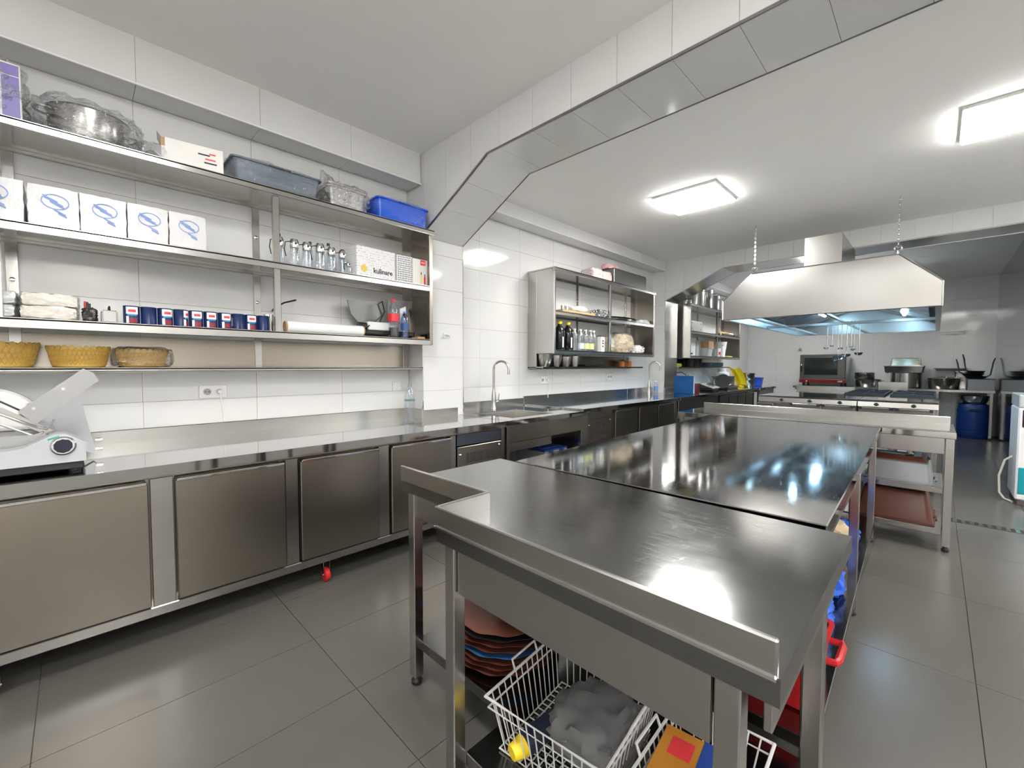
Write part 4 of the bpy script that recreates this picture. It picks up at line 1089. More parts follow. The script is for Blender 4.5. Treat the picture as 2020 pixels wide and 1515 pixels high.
socket(0, .632, 1.135, .155, .085, 'white double wall socket with one plug below the bread baskets', drop=.20)
t = thing('wall_switch', 'blank white wall switch plate left of the pier', 'switch', (0, 1.995, 1.125))
R(.0005, -.041, -.041, .010, .041, .041, b=.003).build('plate', WHITEP, t); R(.010, -.026, -.026, .013, .026, .026, b=.002).build('rocker', WHITEP, t)
t = thing('wall_hook', 'small white hook on the tiled pier', 'hook', (.22, 2.38, 1.58))
R(.0005, -.028, -.022, .008, .022, .022, b=.003).build('plate', WHITEP, t); TU([(.008,-.012,.008),(.03,-.012,.0),(.04,-.012,-.012),(.036,-.012,.012)], .004, n=6).build('prong', GREYP, t); TU([(.008,.012,.008),(.03,.012,.0),(.04,.012,-.012)], .004, n=6).build('prong', GREYP, t)
socket(0, 4.02, 1.135, .13, .09, 'white wall socket with hanging cable left under the second shelf', drop=.22)
socket(0, 5.50, 1.15, .13, .085, 'white wall socket without plug right under the second shelf', plug=False)
socket(0, 8.35, 1.13, .13, .085, 'white wall socket under the farthest shelf', drop=.2)

# ================================================================== LARGE SLICER ON THE NEAR COUNTER
t = thing('meat_slicer', 'large grey meat slicer with angled food plate at the left of the counter', 'slicer', (0, 0, .851))
SLG = mat('slicer_grey', (.50,.52,.54), .38, .3); SLD = mat('slicer_mid_grey', (.36,.36,.36), .42, .4)
bpf = [(-.62,.045),(.02,.045),(.025,.10),(.018,.125),(-.03,.16),(-.045,.168),(-.075,.168),(-.10,.155),(-.16,.122),(-.20,.115),(-.62,.108)]
# front housing (concave outline): build as strips between the floor line and the top line
top = [(-.62,.108),(-.20,.115),(-.16,.122),(-.10,.155),(-.075,.168),(-.045,.168),(-.03,.16),(.018,.125)]
fh = MB()
for k in range(len(top)-1):
    a, b = top[k], top[k+1]
    fh.prism([(.80,a[0],.045),(.80,b[0],.045),(.80,b[0],b[1]),(.80,a[0],a[1])], (-.09,0,0))
fh.build('front_housing', SLG, t)
R(.25, -.62, .045, .71, .015, .10, b=.006).build('base', SLG, t)
R(.24, -.62, .012, .785, .010, .045, b=.004).build('plinth', BLACKP, t)
for x in (.28,.75):
    for y in (-.58,-.02): C((x,y,0),(x,y,.012),.02,n=12).build('foot', BLACKP, t)
dial = LA([(.040,0),(.040,.006),(.034,.012),(.032,.012)], n=26).xf(Matrix.Translation((.80,-.05,.118)) @ Matrix.Rotation(math.pi/2,4,'Y')).build('dial_ring', CHROME, t)
LA([(.030,.004),(.029,.022),(.026,.026),(0,.026)], n=10).xf(Matrix.Translation((.80,-.05,.118)) @ Matrix.Rotation(math.pi/2,4,'Y')).build('dial', mat('dark_violet_plastic', (.02,.018,.04), .3), dial)
MB().prism([(.8004,-.095,.150),(.8004,-.060,.162),(.8004,-.060,.156),(.8004,-.093,.144)], (.0006,0,0)).build('green_mark', mat('green_print', (.02,.35,.25), .5), t)
# upright guard behind
MB().prism([(.46,-.08,.10),(.46,.045,.02),(.46,.055,.03),(.46,.0,.34),(.46,-.03,.34),(.46,-.12,.20)], (-.05,0,0)).build('thickness_plate', SLG, t)
C((.43,-.28,.19),(.455,-.28,.19),.155,n=40).build('blade_disc', CHROME, t)
LA([(.150,0),(.165,.0),(.165,.03),(.150,.03)], n=40).xf(Matrix.Translation((.42,-.28,.19)) @ Matrix.Rotation(math.pi/2,4,'Y')).build('blade_guard', SLG, t)
for z in (.04,.085): C((.43,.055,z),(.43,.080,z),.008,n=12).build('bolt', NICKEL, t)
# angled carriage: flat arm and wire pusher
def bar(p0, p1, w, th, x):
    p0 = Vector(p0); p1 = Vector(p1); d = (p1-p0).normalized(); n_ = Vector((0,-d.z,d.y))
    return MB().prism([p0-n_*w/2, p1-n_*w/2, p1+d*w*.15+n_*0, p1+n_*w/2, p0+n_*w/2], (th,0,0))
bar((.66,-.155,.235),(.66,.045,.415),.075,.028,0).build('carriage_arm', SLD, t)
for q in (.1,.55): C((.688,-.155+.2*q,.255+.18*q),(.6895,-.155+.2*q,.255+.18*q),.006,n=8).build('screw', CHROME, t)
MB().prism([(.50,-.48,.44),(.50,-.10,.15),(.50,-.08,.17),(.50,-.46,.46)], (.15,0,0)).build('food_tray', STEEL, t)
TU([(.66,-.46,.40),(.66,-.13,.19),(.67,-.10,.18),(.67,-.085,.20),(.67,-.075,.22)], .005, n=6).build('pusher_rod', SLD, t)
TU([(.67,-.46,.36),(.67,-.14,.155),(.67,-.11,.165)], .005, n=6).build('pusher_rod', SLD, t)
R(.48, -.34, .10, .68, -.10, .16, b=.006).build('carriage_base', SLD, t)

bottle('water_bottle', 'large clear water bottle on the counter in front of the pier', (.42, 1.87, .8505), .043, .315, PET, film('clear_cap', gloss=.4), film('green_label', gloss=.3, tint=(.5,.75,.65)), (.56,.60))
# ================================================================== SECOND WALL SHELF
Z2T, Z2M, Z2B, Z2L = 2.4006, 1.9256, 1.4906, 1.2976
for i, (y, x, lab) in enumerate(((4.62, .28, 'pale pink wrapped roll pack on top of the second shelf, left one'), (4.86, .26, 'pale pink wrapped roll pack beside the dark steel bin'))):
    t = thing('wrapped_rolls', lab, 'packet', (x, y, Z2T), group='pink wrapped packs on the second shelf')
    bag(.20, .22, .125, .008, 70+i, n=7, e=4).build('pack', mat('pale_pink_wrap', (.70,.58,.56), .3, bump=.5, scale=20), t, ang=25)
t = thing('dark_bin', 'dark grey steel bin with black lid on top of the second shelf', 'bin', (.24, 5.44, Z2T))
R(-.12, -.44, 0, .13, .44, .19, b=.006).build('bin_body', mat('dark_steel', (.20,.20,.20), .35, .8), t)
R(-.11, -.42, .19, .115, .455, .205, b=.004).build('lid', BLACKP, t); R(-.02, .37, .205, .05, .44, .235, b=.006).build('latch', BLACKP, t)
t = thing('wrapped_rolls', 'small red and white packet lying on the dark steel bin', 'packet', (.22, 5.13, Z2T+.2055))
bag(.13, .26, .07, .006, 75, n=6, e=4).build('pack', mat('red_white_wrap', (.75,.45,.45), .35, var=.3), t, ang=25)
# middle board
for i, y in enumerate((4.0, 4.08)):
    t = thing('steel_jigger', ('small steel measuring cup at the left of the middle board', 'steel measuring cup beside the wooden board')[i], 'cup', (.30, y, Z2M+.031))
    LA([(0,.003),(.022,0),(.028,.055),(.026,.055),(.02,.006),(0,.006)], n=16).build('cup', CHROME, t)
t = thing('wooden_board', 'wooden board lying under the measuring cups and cloth', 'board', (.25, 4.24, Z2M))
R(-.13, -.34, 0, .13, .32, .03, b=.006).build('board', mat('board_wood', (.50,.36,.20), .55, var=.15, stretch=(2,20,2)), t)
t = thing('white_cloth', 'folded white cloth on the wooden board', 'cloth', (.23, 4.36, Z2M+.031))
bag(.2, .30, .075, .012, 77, n=7, e=2.2).build('cloth', mat('cloth_white', (.78,.75,.73), .85, bump=.3), t, ang=60)
t = thing('foil_ball', 'crumpled silver foil beside the wooden board', 'foil', (.29, 4.63, Z2M))
bag(.09, .11, .085, .012, 78, n=6, e=2).build('foil', CHROME, t, ang=10)
t = thing('plastic_bag', 'clear plastic bag spilling over the middle board of the second shelf', 'bag', (.27, 4.79, Z2M))
bag(.24, .20, .10, .02, 79, n=8, e=2).build('bag', film('hazy_film', gloss=.6, tint=(.8,.82,.84)), t, ang=12)
for i, (y, z, lab) in enumerate(((5.33, 0, 'lower oval steel tray on the second shelf'), (5.36, .024, 'upper black oval tray on the second shelf'))):
    t = thing('oval_tray', lab, 'tray', (.21, y, Z2M+z))
    LA([(0,.002),(.8,.002),(.84,0),(1,.018),(1.0,.022),(.96,.02),(.82,.006),(0,.006)], n=36, sx=.19, sy=.42).build('tray', (CHROME, mat('black_tray', (.03,.03,.03), .25))[i], t)
bottle('sauce_bottle', 'small bottle with red cap standing behind the oval trays', (.06, 5.80, Z2M), .022, .12, mat('white_bottle', (.7,.68,.66), .4), REDP)
t = thing('towel', 'green and white striped towel at the right end of the second shelf', 'towel', (.30, 5.93, Z2M))
bag(.14, .22, .055, .012, 80, n=7, e=2.2).build('cloth', pattern('stripe_towel', (.8,.82,.8), (.15,.5,.4), (20,45,60), .3, .9), t, ang=60)
# bottom board
for i, (y, lab) in enumerate(((3.93, 'black bottle with yellow cap at the left end of the second shelf'), (4.09, 'black bottle with yellow cap beside the clear water bottles'))):
    t = thing('vinegar_bottle', lab, 'bottle', (.31, y, Z2B), group='black bottles with yellow caps')
    LA([(0,.003),(.058,0),(.066,.012),(.066,.20),(.058,.245),(.026,.28),(.022,.29),(.022,.305)], n=22).build('bottle_body', mat('black_gloss', (.012,.01,.012), .12), t)
    C((0,0,.30),(0,0,.325),.028,n=16).build('cap', YELLOW, t); TU([(.0,.0,.325),(.0,.03,.332),(0,.05,.32)], .008, n=6).build('pull_tab', YELLOW, t)
    patch(.0665, .03, .15, -.35, -.05).build('label_strip', PAPER, t)
for i, (x, y, lab, l2) in enumerate(((.30, 4.23, 'clear water bottle next to the black bottles', None), (.31, 4.34, 'second clear water bottle in the row', mat('pale_label', (.6,.7,.72), .5)), (.31, 4.45, 'third clear water bottle with yellow-green label', mat('lime_label', (.62,.68,.30), .5)),
                                   (.31, 4.555, 'fourth clear water bottle with yellow-green label', mat('lime_label', (.62,.68,.30), .5)), (.29, 4.655, 'last clear water bottle beside the white carton', None))):
    bottle('water_bottle', lab, (x, y, Z2B), .045, .265, film('clear_bottle_2', gloss=.4, tint=(.80,.84,.86), bump=.3), PAPER, l2, (.10,.36), group='clear water bottles on the second shelf')
t = carton('milk_carton', 'slim white carton with dark print beside the cream bags', (.33, 4.765, Z2B), .06, .075, .19, PAPER, cat='carton')
for z in (.10,.13,.06): B(.0302, -.02, z, .031, .02, z+.018).build('print', PRINTK, t)
CREAM = mat('cream_bread_bag', (.72,.60,.40), .4, var=.15, bump=.4, scale=9)
for i, (y, w, h, lab) in enumerate(((5.0, .30, .20, 'cream bread bag left of the middle post of the second shelf'), (5.455, .44, .27, 'big cream bread bag right of the middle post of the second shelf'))):
    t = thing('bread_bag', lab, 'bag', (.185, y, Z2B), group='cream bags on the second shelf')
    bag(.29, w, h, .016, 90+i, n=9, e=2.3).build('contents', CREAM, t, ang=30)
    bag(.31, w+.05, h+.015, .018, 95+i, n=9, e=2.3).build('plastic_wrap', FILM, t, ang=12)
t = thing('white_cloth', 'crumpled white cloth at the right end of the bottom board', 'cloth', (.27, 5.83, Z2B))
bag(.16, .22, .11, .02, 99, n=7, e=2).build('cloth', mat('cloth_white', (.78,.75,.73), .85, bump=.3), t, ang=60)
# narrow board: steel bowls
def bowl(y, r, h, n, label, x=.125):
    t = thing('mixing_bowl' if n == 1 else 'bowl_stack', label, 'bowl' if n == 1 else 'bowl stack', (x, y, Z2L), group='steel bowls on the narrow shelf')
    for k in range(n):
        LA([(0,.0),(r*.55,.0),(r*.8,h*.3),(r*.97,h*.85),(r,h),(r*.97,h),(r*.77,h*.32),(r*.53,.006),(0,.006)], n=30).xf(Matrix.Translation((0,0,.018*k))).build('bowl', BOWLS, t)
    return t
bowl(3.86, .108, .115, 3, 'stack of large steel mixing bowls at the left of the narrow shelf')
bowl(4.09, .075, .135, 1, 'steel bowl right of the bowl stack'); bowl(4.28, .078, .125, 1, 'third steel bowl from the left'); bowl(4.47, .072, .135, 1, 'rightmost steel bowl on the narrow shelf')
t = thing('black_tray', 'flat black tray lying right of the steel bowls', 'tray', (.12, 4.85, Z2L)); tub_mesh(.16, .42, .028, .012).build('tub', BLACKP, t)
ORANGE = mat('orange_sauce', (.75,.25,.03), .3)
for i, (y, lab) in enumerate(((5.66, 'small orange jar at the right of the narrow shelf'), (5.76, 'second small orange jar on the narrow shelf'), (5.86, 'orange jar with pale lid at the end of the narrow shelf'))):
    t = thing('orange_jar', lab, 'jar', (.12, y, Z2L), group='orange jars')
    LA([(0,.002),(.035,0),(.038,.01),(.038,.07),(.03,.08),(.03,.085)], n=18).build('jar', (ORANGE, mat('brown_sauce', (.25,.09,.03), .3), ORANGE)[i], t); C((0,0,.085),(0,0,.10),.033,n=16).build('lid', (BLACKP, mat('olive_lid', (.2,.2,.08), .5), CARD)[i], t)

# ================================================================== FARTHEST WALL SHELF
Z3T, Z3M, Z3B, Z3L = 2.3856, 1.9206, 1.4906, 1.2926
pot('stock_pot', 'tall steel stock pot partly behind the steel-clad beam on the farthest shelf', (.21, 8.05, Z3T), .17, .36, handles=2, group='stock pots on the farthest shelf')
pot('stock_pot', 'tall steel stock pot in the middle of the farthest shelf top', (.21, 8.50, Z3T), .165, .36, handles=2, group='stock pots on the farthest shelf')
pot('stock_pot', 'dark steel stock pot beside the hood on the farthest shelf top', (.21, 8.93, Z3T), .155, .30, m=mat('dark_steel', (.20,.20,.20), .35, .8), handles=2, group='stock pots on the farthest shelf')
pot('small_pot', 'small steel pot at the left end of the farthest shelf top', (.21, 7.66, Z3T), .10, .09, handles=0)
t = thing('cutter_machine', 'white machine housing with screws on the farthest shelf', 'machine', (.24, 7.83, Z3M))
R(-.12, -.30, .0, .10, .30, .20, b=.03, seg=3).build('housing', WHITEP, t)
MB().prism([(.02,-.33,.12),(.02,-.20,.18),(.02,-.26,.36),(.02,-.33,.34)], (.04,0,0)).build('feed_arm', WHITEP, t); R(-.02, -.37, .0, .06, -.305, .26, b=.01).build('black_grip', BLACKP, t)
for dy in (-.2,.2):
    for z in (.05,.15): C((.10,dy,z),(.104,dy,z),.014,n=10).build('screw', GREYP, t)
t = thing('baguette_tray', 'tray with brown baguette end at the right of the farthest shelf', 'tray', (.24, 9.45, Z3M)); tub_mesh(.26, .9, .04, .02).build('tub', STEEL, t)
bag(.12, .6, .075, .006, 111, n=6, e=2.2).xf(Matrix.Translation((0,.02,.02))).build('baguette', mat('crust', (.50,.32,.16), .6, var=.2), t); bag(.13, .16, .06, .006, 112, n=5, e=2.2).xf(Matrix.Translation((.0,.42,.03))).build('paper_sleeve', PAPER, t)
t = thing('menu_board', 'white board with brown stripe leaning on the farthest shelf', 'board', (.20, 7.83, Z3B))
R(-.01, -.30, .0, .012, .30, .34, b=.004).build('board', PAPER, t); B(.0125, -.03, .01, .014, .03, .34).build('stripe', mat('brown_print', (.22,.09,.05), .6), t)
R(.02, -.18, .03, .06, .06, .06, b=.006).build('black_clip', BLACKP, t)
for k in range(4): B(.0125, -.27, .05+.07*k, .014, -.19, .085+.07*k).build('print', BROWNCARD, t)
t = carton('plastic_case', 'pale grey plastic case behind the brown box on the farthest shelf', (.13, 8.28, Z3B), .16, .22, .30, mat('pale_grey_plastic', (.55,.56,.55), .4), cat='case')
carton('brown_box', 'brown cardboard box on the grey crate on the farthest shelf', (.25, 8.53, Z3B+.161), .2, .25, .13, BROWNCARD)
t = tray('grey_crate', 'small grey crate beside the post of the farthest shelf', 'crate', (.25, 8.53, Z3B), .22, .26, .16, mat('pale_grey_plastic', (.55,.56,.55), .4))
def bucket(loc, r, h, lab, m, red=False):
    t = thing('food_bucket', lab, 'bucket', loc, group='white food buckets'); LA([(0,0),(r*.85,0),(r,h*.92),(r*1.05,h*.92),(r*1.05,h),(0,h)], n=24).build('tub', m, t)
    if red: patch(r*.97, h*.25, h*.6, -.6, .4).build('red_print', PRINTR, t)
    return t
bucket((.24, 9.10, Z3B), .085, .17, 'white bucket with red print behind the shelf post', PAPER, True)
bucket((.26, 9.32, Z3B), .085, .16, 'plain white bucket on the farthest shelf', PAPER)
bucket((.25, 9.34, Z3B+.161), .11, .15, 'large white bucket stacked on the plain bucket', PAPER)
bottle('ketchup_bottle', 'white squeeze bottle with red cap between the buckets', (.33, 9.20, Z3B), .03, .24, PAPER, REDP)
t = thing('sponge_cloth', 'flat yellow-green cloth at the right of the farthest shelf', 'cloth', (.33, 9.55, Z3B)); bag(.1, .25, .025, .004, 115, n=5, e=3).build('cloth', mat('lime_cloth', (.6,.6,.12), .8), t)
t = thing('yellow_pack', 'yellow packet lying at the left end of the far narrow shelf', 'packet', (.15, 7.45, Z3L)); bag(.12, .2, .06, .005, 116, n=6, e=4).build('pack', mat('yellow_wrap', (.78,.72,.10), .35), t, ang=30)
for i, y in enumerate((8.12, 8.42)):
    t = thing('black_canister', ('left of two black canisters under the farthest shelf', 'right of two black canisters under the farthest shelf')[i], 'canister', (.13, y, Z3L)); LA([(0,0),(.09,0),(.092,.01),(.085,.12),(.095,.125),(.095,.16),(0,.16)], n=24).build('canister', BLACKP, t)
t = thing('blue_crate', 'pale blue slatted crate tilted on the far narrow shelf', 'crate', (.13, 9.20, Z3L)); PBL = mat('pale_blue_plastic', (.22,.33,.50), .45)
tub_mesh(.20, .80, .085, .02).build('tub', mat('slate_blue', (.10,.15,.24), .45), t)
for k in range(7): R(.088, -.33+.11*k-.016, .01, .104, -.33+.11*k+.016, .08, b=.003).build('slat', PBL, t)

# ================================================================== ON THE LEFT COUNTERS, FAR END
bottle('spray_bottle', 'small clear bottle with blue label beside the second faucet', (.17, 6.64, .8665), .035, .20, PET, PAPER, mat('label_blue', (.15,.25,.6), .4), (.2,.55))
t = thing('cutting_board', 'blue cutting board standing upright at the steel-clad pier', 'cutting board', (.56, 6.80, .8665), rz=-.08)
R(-.17, 0, 0, .165, .018, .285, b=.006, seg=2).build('board', mat('cutting_blue', (.008,.085,.27), .35, var=.3, scale=6), t); B(.160, -.001, .008, .168, .019, .28).build('pale_edge', mat('pale_blue_edge', (.5,.6,.75), .5), t)
t = carton('red_box', 'dark red appliance box behind the kitchen scale', (.33, 7.72, .8665), .14, .28, .13, mat('dark_red', (.16,.03,.03), .4), cat='box'); TU([(-.05,.1,.13),(-.15,.14,.25),(-.22,.05,.33),(-.30,.0,.32)], .008, n=6).build('cable', BLACKP, t)
t = thing('kitchen_scale', 'white and grey kitchen scale with tilted pan on the far counter', 'scale', (.50, 8.05, .8665)); R(-.12, -.14, 0, .12, .14, .05, b=.012).build('base', BLACKP, t)
MB().prism([(.13,-.16,.04),(.13,.16,.045),(-.10,.17,.12),(-.10,-.15,.115)], (.004,0,.012)).build('pan', mat('pale_grey_plastic', (.55,.56,.55), .4), t); LA([(.07,0),(.07,.008),(0,.008)], n=20).xf(Matrix.Translation((.02,.01,.10)) @ Matrix.Rotation(.33,4,'Y')).build('plate', CHROME, t)
t = thing('roasting_pans', 'stack of dark roasting pans on the far left counter', 'pan stack', (.40, 9.08, .8665))
DST = mat('dark_steel', (.20,.20,.20), .35, .8)
tub_mesh(.42, .62, .05, .02).build('pan', DST, t); tub_mesh(.32, .46, .12, .02).xf(Matrix.Translation((0,.02,.05))).build('pan', STEEL, t); tub_mesh(.34, .42, .07, .02).xf(Matrix.Translation((0,0,.17))).build('pan', DST, t)
LA([(0,0),(.14,0),(.14,.02),(0,.02)], n=24).xf(Matrix.Translation((.12,-.40,.15)) @ Matrix.Rotation(1.25,4,'X')).build('lid', DST, t)
t = thing('juicer', 'white machine behind the stacked roasting pans', 'machine', (.20, 9.58, .8665)); R(-.12, -.12, 0, .12, .13, .32, b=.04, seg=3).build('housing', WHITEP, t); C((.0,0,.32),(0,0,.40),.08,n=20).build('hopper', WHITEP, t)
t = thing('yellow_cloth', 'yellow rubber apron hanging over the white machine', 'cloth', (.42, 9.86, .8665))
MB().grid(lambda u, v: (-.17+.22*u+.14*v, -.10+.16*v+.02*math.sin(9*u), .034+.36*(1-v**1.6)+.018*math.sin(8*u+3*v)), 14, 14).grid(lambda u, v: (-.17+.22*u+.14*v, -.088+.16*v+.02*math.sin(9*u), .030+.36*(1-v**1.6)+.018*math.sin(8*u+3*v)), 14, 14).build('cloth', mat('yellow_rubber', (.85,.66,.01), .4), t)
R(-.02, -.10, 0, .10, .14, .03, b=.01).build('fold', mat('yellow_rubber', (.85,.66,.01), .4), t)
pot('cooking_pot', 'lower steel pot on the small end table', (.50, 10.22, .8665), .15, .15, handles=0)
pot('cooking_pot', 'upper steel pot with two handles stacked on the end table', (.50, 10.22, 1.017), .15, .14, handles=2, ha=.8)
tray('blue_bin', 'deep blue plastic bin at the far corner of the end table', 'bin', (.56, 10.64, .8665), .28, .30, .19, mat('royal_blue', (.015,.08,.55), .35))
pot('cooking_pot', 'pale upturned pot on the lower shelf of the end table', (.50, 10.25, .2405), .22, .22, m=mat('pale_enamel', (.62,.61,.58), .3), handles=0)

# ================================================================== FAR COUNTER
t = thing('far_counter', 'stainless counter along the far wall carrying the oven and pots', 'counter', (0, 0, 0))
R(1.15, 11.26, .835, 4.17, 11.97, .88, b=.003).build('worktop', STEEL, t)
for x in (1.2, 2.35, 3.45, 4.13):
    for y in (11.31, 11.92): leg(t, x, y, .835, w=.04)
for z in (.22, .52): R(1.22, 11.33, z-.03, 3.43, 11.93, z, b=.002).build('undershelf', STEEL, t)
R(2.40, 11.27, .74, 3.43, 11.285, .834, b=.002).build('apron', STEEL, t)
ZF = .8806
t = thing('convection_oven', 'convection oven with dark glass door and red strip below', 'oven', (1.67, 11.28, ZF))
R(-.41, .02, .07, .41, .62, .68, b=.01).build('body', STEEL, t)
d = R(-.40, -.012, .15, .40, .02, .67, b=.006).build('door', mat('oven_door_steel', (.19,.185,.165), .3, 1.0), t)
R(-.32, -.018, .24, .27, -.011, .61, b=.045, seg=4).build('window', mat('oven_glass', (.015,.02,.018), .06), d)
R(-.385, -.05, .30, -.355, -.012, .44, b=.008).build('handle', BLACKP, d); R(-.38,-.045,.44,-.36,-.012,.47,b=.004).build('handle_clip', WHITEP, d)
st = R(-.41, -.014, .072, .41, .02, .14, b=.003).build('control_strip', mat('oven_red', (.18,.006,.012), .35), t)
C((-.27,-.013,.105),(-.27,-.022,.105),.014,n=12).build('knob', WHITEP, st); R(.28,-.016,.09,.36,-.013,.12,b=.002).build('name_plate', CHROME, st)
for x in (-.34,.34):
    for y in (.08,.56): C((x,y,0),(x,y,.07),.022,n=10).build('foot', BLACKP, t)
pot('saucepan', 'wide steel pan right of the oven', (2.42, 11.55, ZF), .20, .16, handles=2, ha=.2, flare=1.08)
pot('saucepan', 'smaller steel pan stacked in the wide pan right of the oven', (2.36, 11.55, ZF+.165), .165, .13, handles=0)
pot('stock_pot', 'big steel stock pot under the roasting pans on the far counter', (3.00, 11.58, ZF), .235, .30, handles=0)
tray('gastronorm_pan', 'steel roasting pan resting on the big stock pot', 'pan', (2.97, 11.58, ZF+.3005), .62, .42, .14, STEEL)
tray('gastronorm_pan', 'upturned steel pan forming the top of the stack', 'pan', (2.99, 11.58, ZF+.441), .48, .34, .15, mat('brassy_steel', (.55,.53,.42), .25, 1.0), flip=True)
pot('wok_pot', 'wide dark pot with lid right of the stock pot on the far counter', (3.53, 11.50, ZF), .205, .20, m=mat('worn_steel', (.33,.31,.26), .25, 1.0), handles=2, ha=.1, lid=True, flare=1.1)
t = carton('scale_box', 'grey metal box under the heap of frying pans', (4.00, 11.50, ZF), .32, .34, .20, mat('dull_grey_metal', (.30,.30,.30), .5, .5), cat='box'); R(-.168,-.176,.196,.168,.17,.206,b=.003).build('black_cover', BLACKP, t)
t = tray('steel_pan', 'small steel pan standing behind the lidded pot', 'pan', (3.80, 11.84, ZF), .28, .22, .34, STEEL)
tray('baking_tray', 'baking tray tilted on the heap beside the frying pans', 'tray', (3.62, 11.83, ZF+.345), .46, .26, .05, mat('dull_grey_metal', (.30,.30,.30), .5, .5))
def frypan(loc, r, ang, tilt, lab):
    t = thing('frying_pan', lab, 'frying pan', loc, ang, group='black frying pans heaped at the far right')
    LA([(0,0),(r*.75,0),(r,.045),(r*.98,.045),(r*.74,.005),(0,.005)], n=28).build('pan', mat('black_pan', (.012,.012,.012), .3), t)
    TU([(r*.9,0,.035),(r+.03,0,.07),(r+.06,0,.14+tilt),(r+.08,0,.21+tilt)], [.009,.010,.012,.009], n=8).build('handle', BLACKP, t)
    return t
frypan((3.94, 11.48, ZF+.2075), .15, math.radians(10), .16, 'black frying pan with handle rising against the wall at far right')
frypan((3.90, 11.52, ZF+.254), .15, math.radians(160), .10, 'upper black frying pan with handle pointing left')
frypan((3.94, 11.52, ZF+.301), .12, math.radians(150), .14, 'small black frying pan on top of the heap')
t = thing('blue_barrel', 'blue plastic barrel on the floor under the far counter', 'barrel', (3.93, 11.52, 0))
LA([(0,0),(.19,0),(.205,.02),(.212,.10),(.215,.32),(.21,.50),(.195,.60),(.185,.62),(.18,.62),(.18,.60),(0,.60)], n=36).build('barrel_body', BLUED, t)
for z in (.12,.50): LA([(.213,z-.008),(.219,z),(.213,z+.008)], n=36).build('hoop', BLUED, t)
R(-.06,-.215,.49,.06,-.19,.54,b=.008).build('grip_recess', DARK, t)
bowl_t = thing('steel_basin', 'wide steel basin on top of the blue barrel', 'basin', (3.93, 11.52, .6205)); LA([(0,0),(.13,0),(.18,.06),(.195,.15),(.205,.155),(.19,.155),(.17,.06),(.12,.008),(0,.008)], n=32).build('basin', CHROME, bowl_t)
for i, (x, y, w, h, lab) in enumerate(((2.75, 11.6, .5, .16, 'dark pan on the lower shelf of the far counter'), (3.2, 11.6, .34, .2, 'dark pot on the lower shelf near the barrel'))):
    pot('dark_pot', lab, (x, y, .5205), w/2*.8, h, m=mat('black_pan', (.012,.012,.012), .3), handles=2)
t = thing('light_bracket', 'small white bracket on the far wall right of the hood', 'bracket', (3.62, 12.0, 1.985)); R(-.16,-.06,-.012,.16,-.0005,.012,b=.004).build('bracket', WHITEP, t); R(-.15,-.05,-.05,.15,-.04,-.012,b=.002).build('shade', WHITEP, t)
t = thing('hose_tap', 'small grey hose tap on the far wall left of the ladles', 'tap', (1.13, 12.0, 1.70)); C((0,-.0005,0),(0,-.05,0),.025,n=12).build('flange', CHROME, t); R(-.04,-.06,-.02,.04,-.045,-.008,b=.003).build('lever', GREYP, t); C((0,-.04,0),(0,-.04,.05),.012,n=8).build('stem', GREYP, t)
t = thing('wall_socket', 'white socket on the far wall above the pans', 'socket', (2.70, 12.0, 1.17)); R(-.045,-.012,-.045,.045,-.0005,.045,b=.003).build('plate', WHITEP, t); C((0,-.012,0),(0,-.015,0),.022,n=16).build('outlet', GREYP, t)

# ================================================================== ICE MACHINE AT RIGHT
t = thing('ice_machine', 'white machine with teal lower panel at the right edge of the picture', 'machine', (4.235, 6.20, 0))
R(-.25, .0, .05, .25, .58, .92, b=.012).build('cabinet', mat('machine_white', (.72,.73,.74), .35), t)
R(-.235, -.006, .11, .235, .004, .36, b=.004).build('teal_panel', mat('teal_panel', (.0,.26,.30), .4), t)
R(-.235, .01, .0, .235, .56, .05, b=.004).build('plinth', mat('plinth_brown', (.09,.07,.06), .6), t)
R(-.25, .0, .92, .25, .58, 1.045, b=.010).build('top_unit', mat('machine_grey', (.45,.46,.47), .35), t)
c_ = R(-.225, -.008, .74, .235, .004, .905, b=.006).build('control_recess', BLACKP, t)
for k in range(4): C((-.10+.07*k,-.008,.865),(-.10+.07*k,-.016,.865),.012,n=12).build('indicator', CHROME, c_)
R(-.15,-.016,.76,-.05,-.006,.83,b=.006).build('lever', mat('mid_grey', (.22,.22,.24), .4), c_)
C((-.20,.0,.66),(-.20,-.008,.66),.010,n=10).build('lock', BLACKP, t)
TU([(-.25,.30,.42),(-.30,.27,.38),(-.335,.25,.22),(-.33,.22,.06),(-.30,.18,.012),(-.255,.10,.008)], .009, n=8).build('hose', mat('cream_hose', (.62,.60,.52), .5), t)

# ================================================================== UNDER THE TABLES
ZU = .1756
t0 = None
cols = [TERRA, TERRA, TERRA, mat('plate_blue', (.03,.12,.30), .4), TERRA, TERRA, BLACKP, mat('terracotta_light', (.17,.055,.035), .45)]
plab = ['lowest brown scalloped platter of the stack under the front table', 'second brown platter from the bottom of the stack', 'third brown platter, just under the blue one', 'the only blue platter in the stack', 'brown platter just above the blue one', 'brown platter below the black one', 'the only black platter in the stack', 'topmost reddish platter of the stack under the front table']
for k in range(8):
    z = ZU+.021*k
    t = thing('scalloped_platter', plab[k], 'platter', (2.20, 1.20, z), rz=.12*k, group='stacked scalloped platters')
    LA([(0,0),(.72,0),(.94,.014),(1.0,.019),(1.0,.0205),(.93,.0185),(.70,.005),(0,.005)], n=72, sx=.215, sy=.215, scallop=(12,.02)).build('plate', cols[k], t)
t = thing('clay_pot', 'small reddish pot standing on the stacked platters', 'pot', (2.26, 1.20, ZU+.021*8)); LA([(0,0),(.075,0),(.08,.01),(.085,.09),(.08,.095),(.04,.095),(.035,.07),(0,.07)], n=26).build('pot_body', TERRA, t)
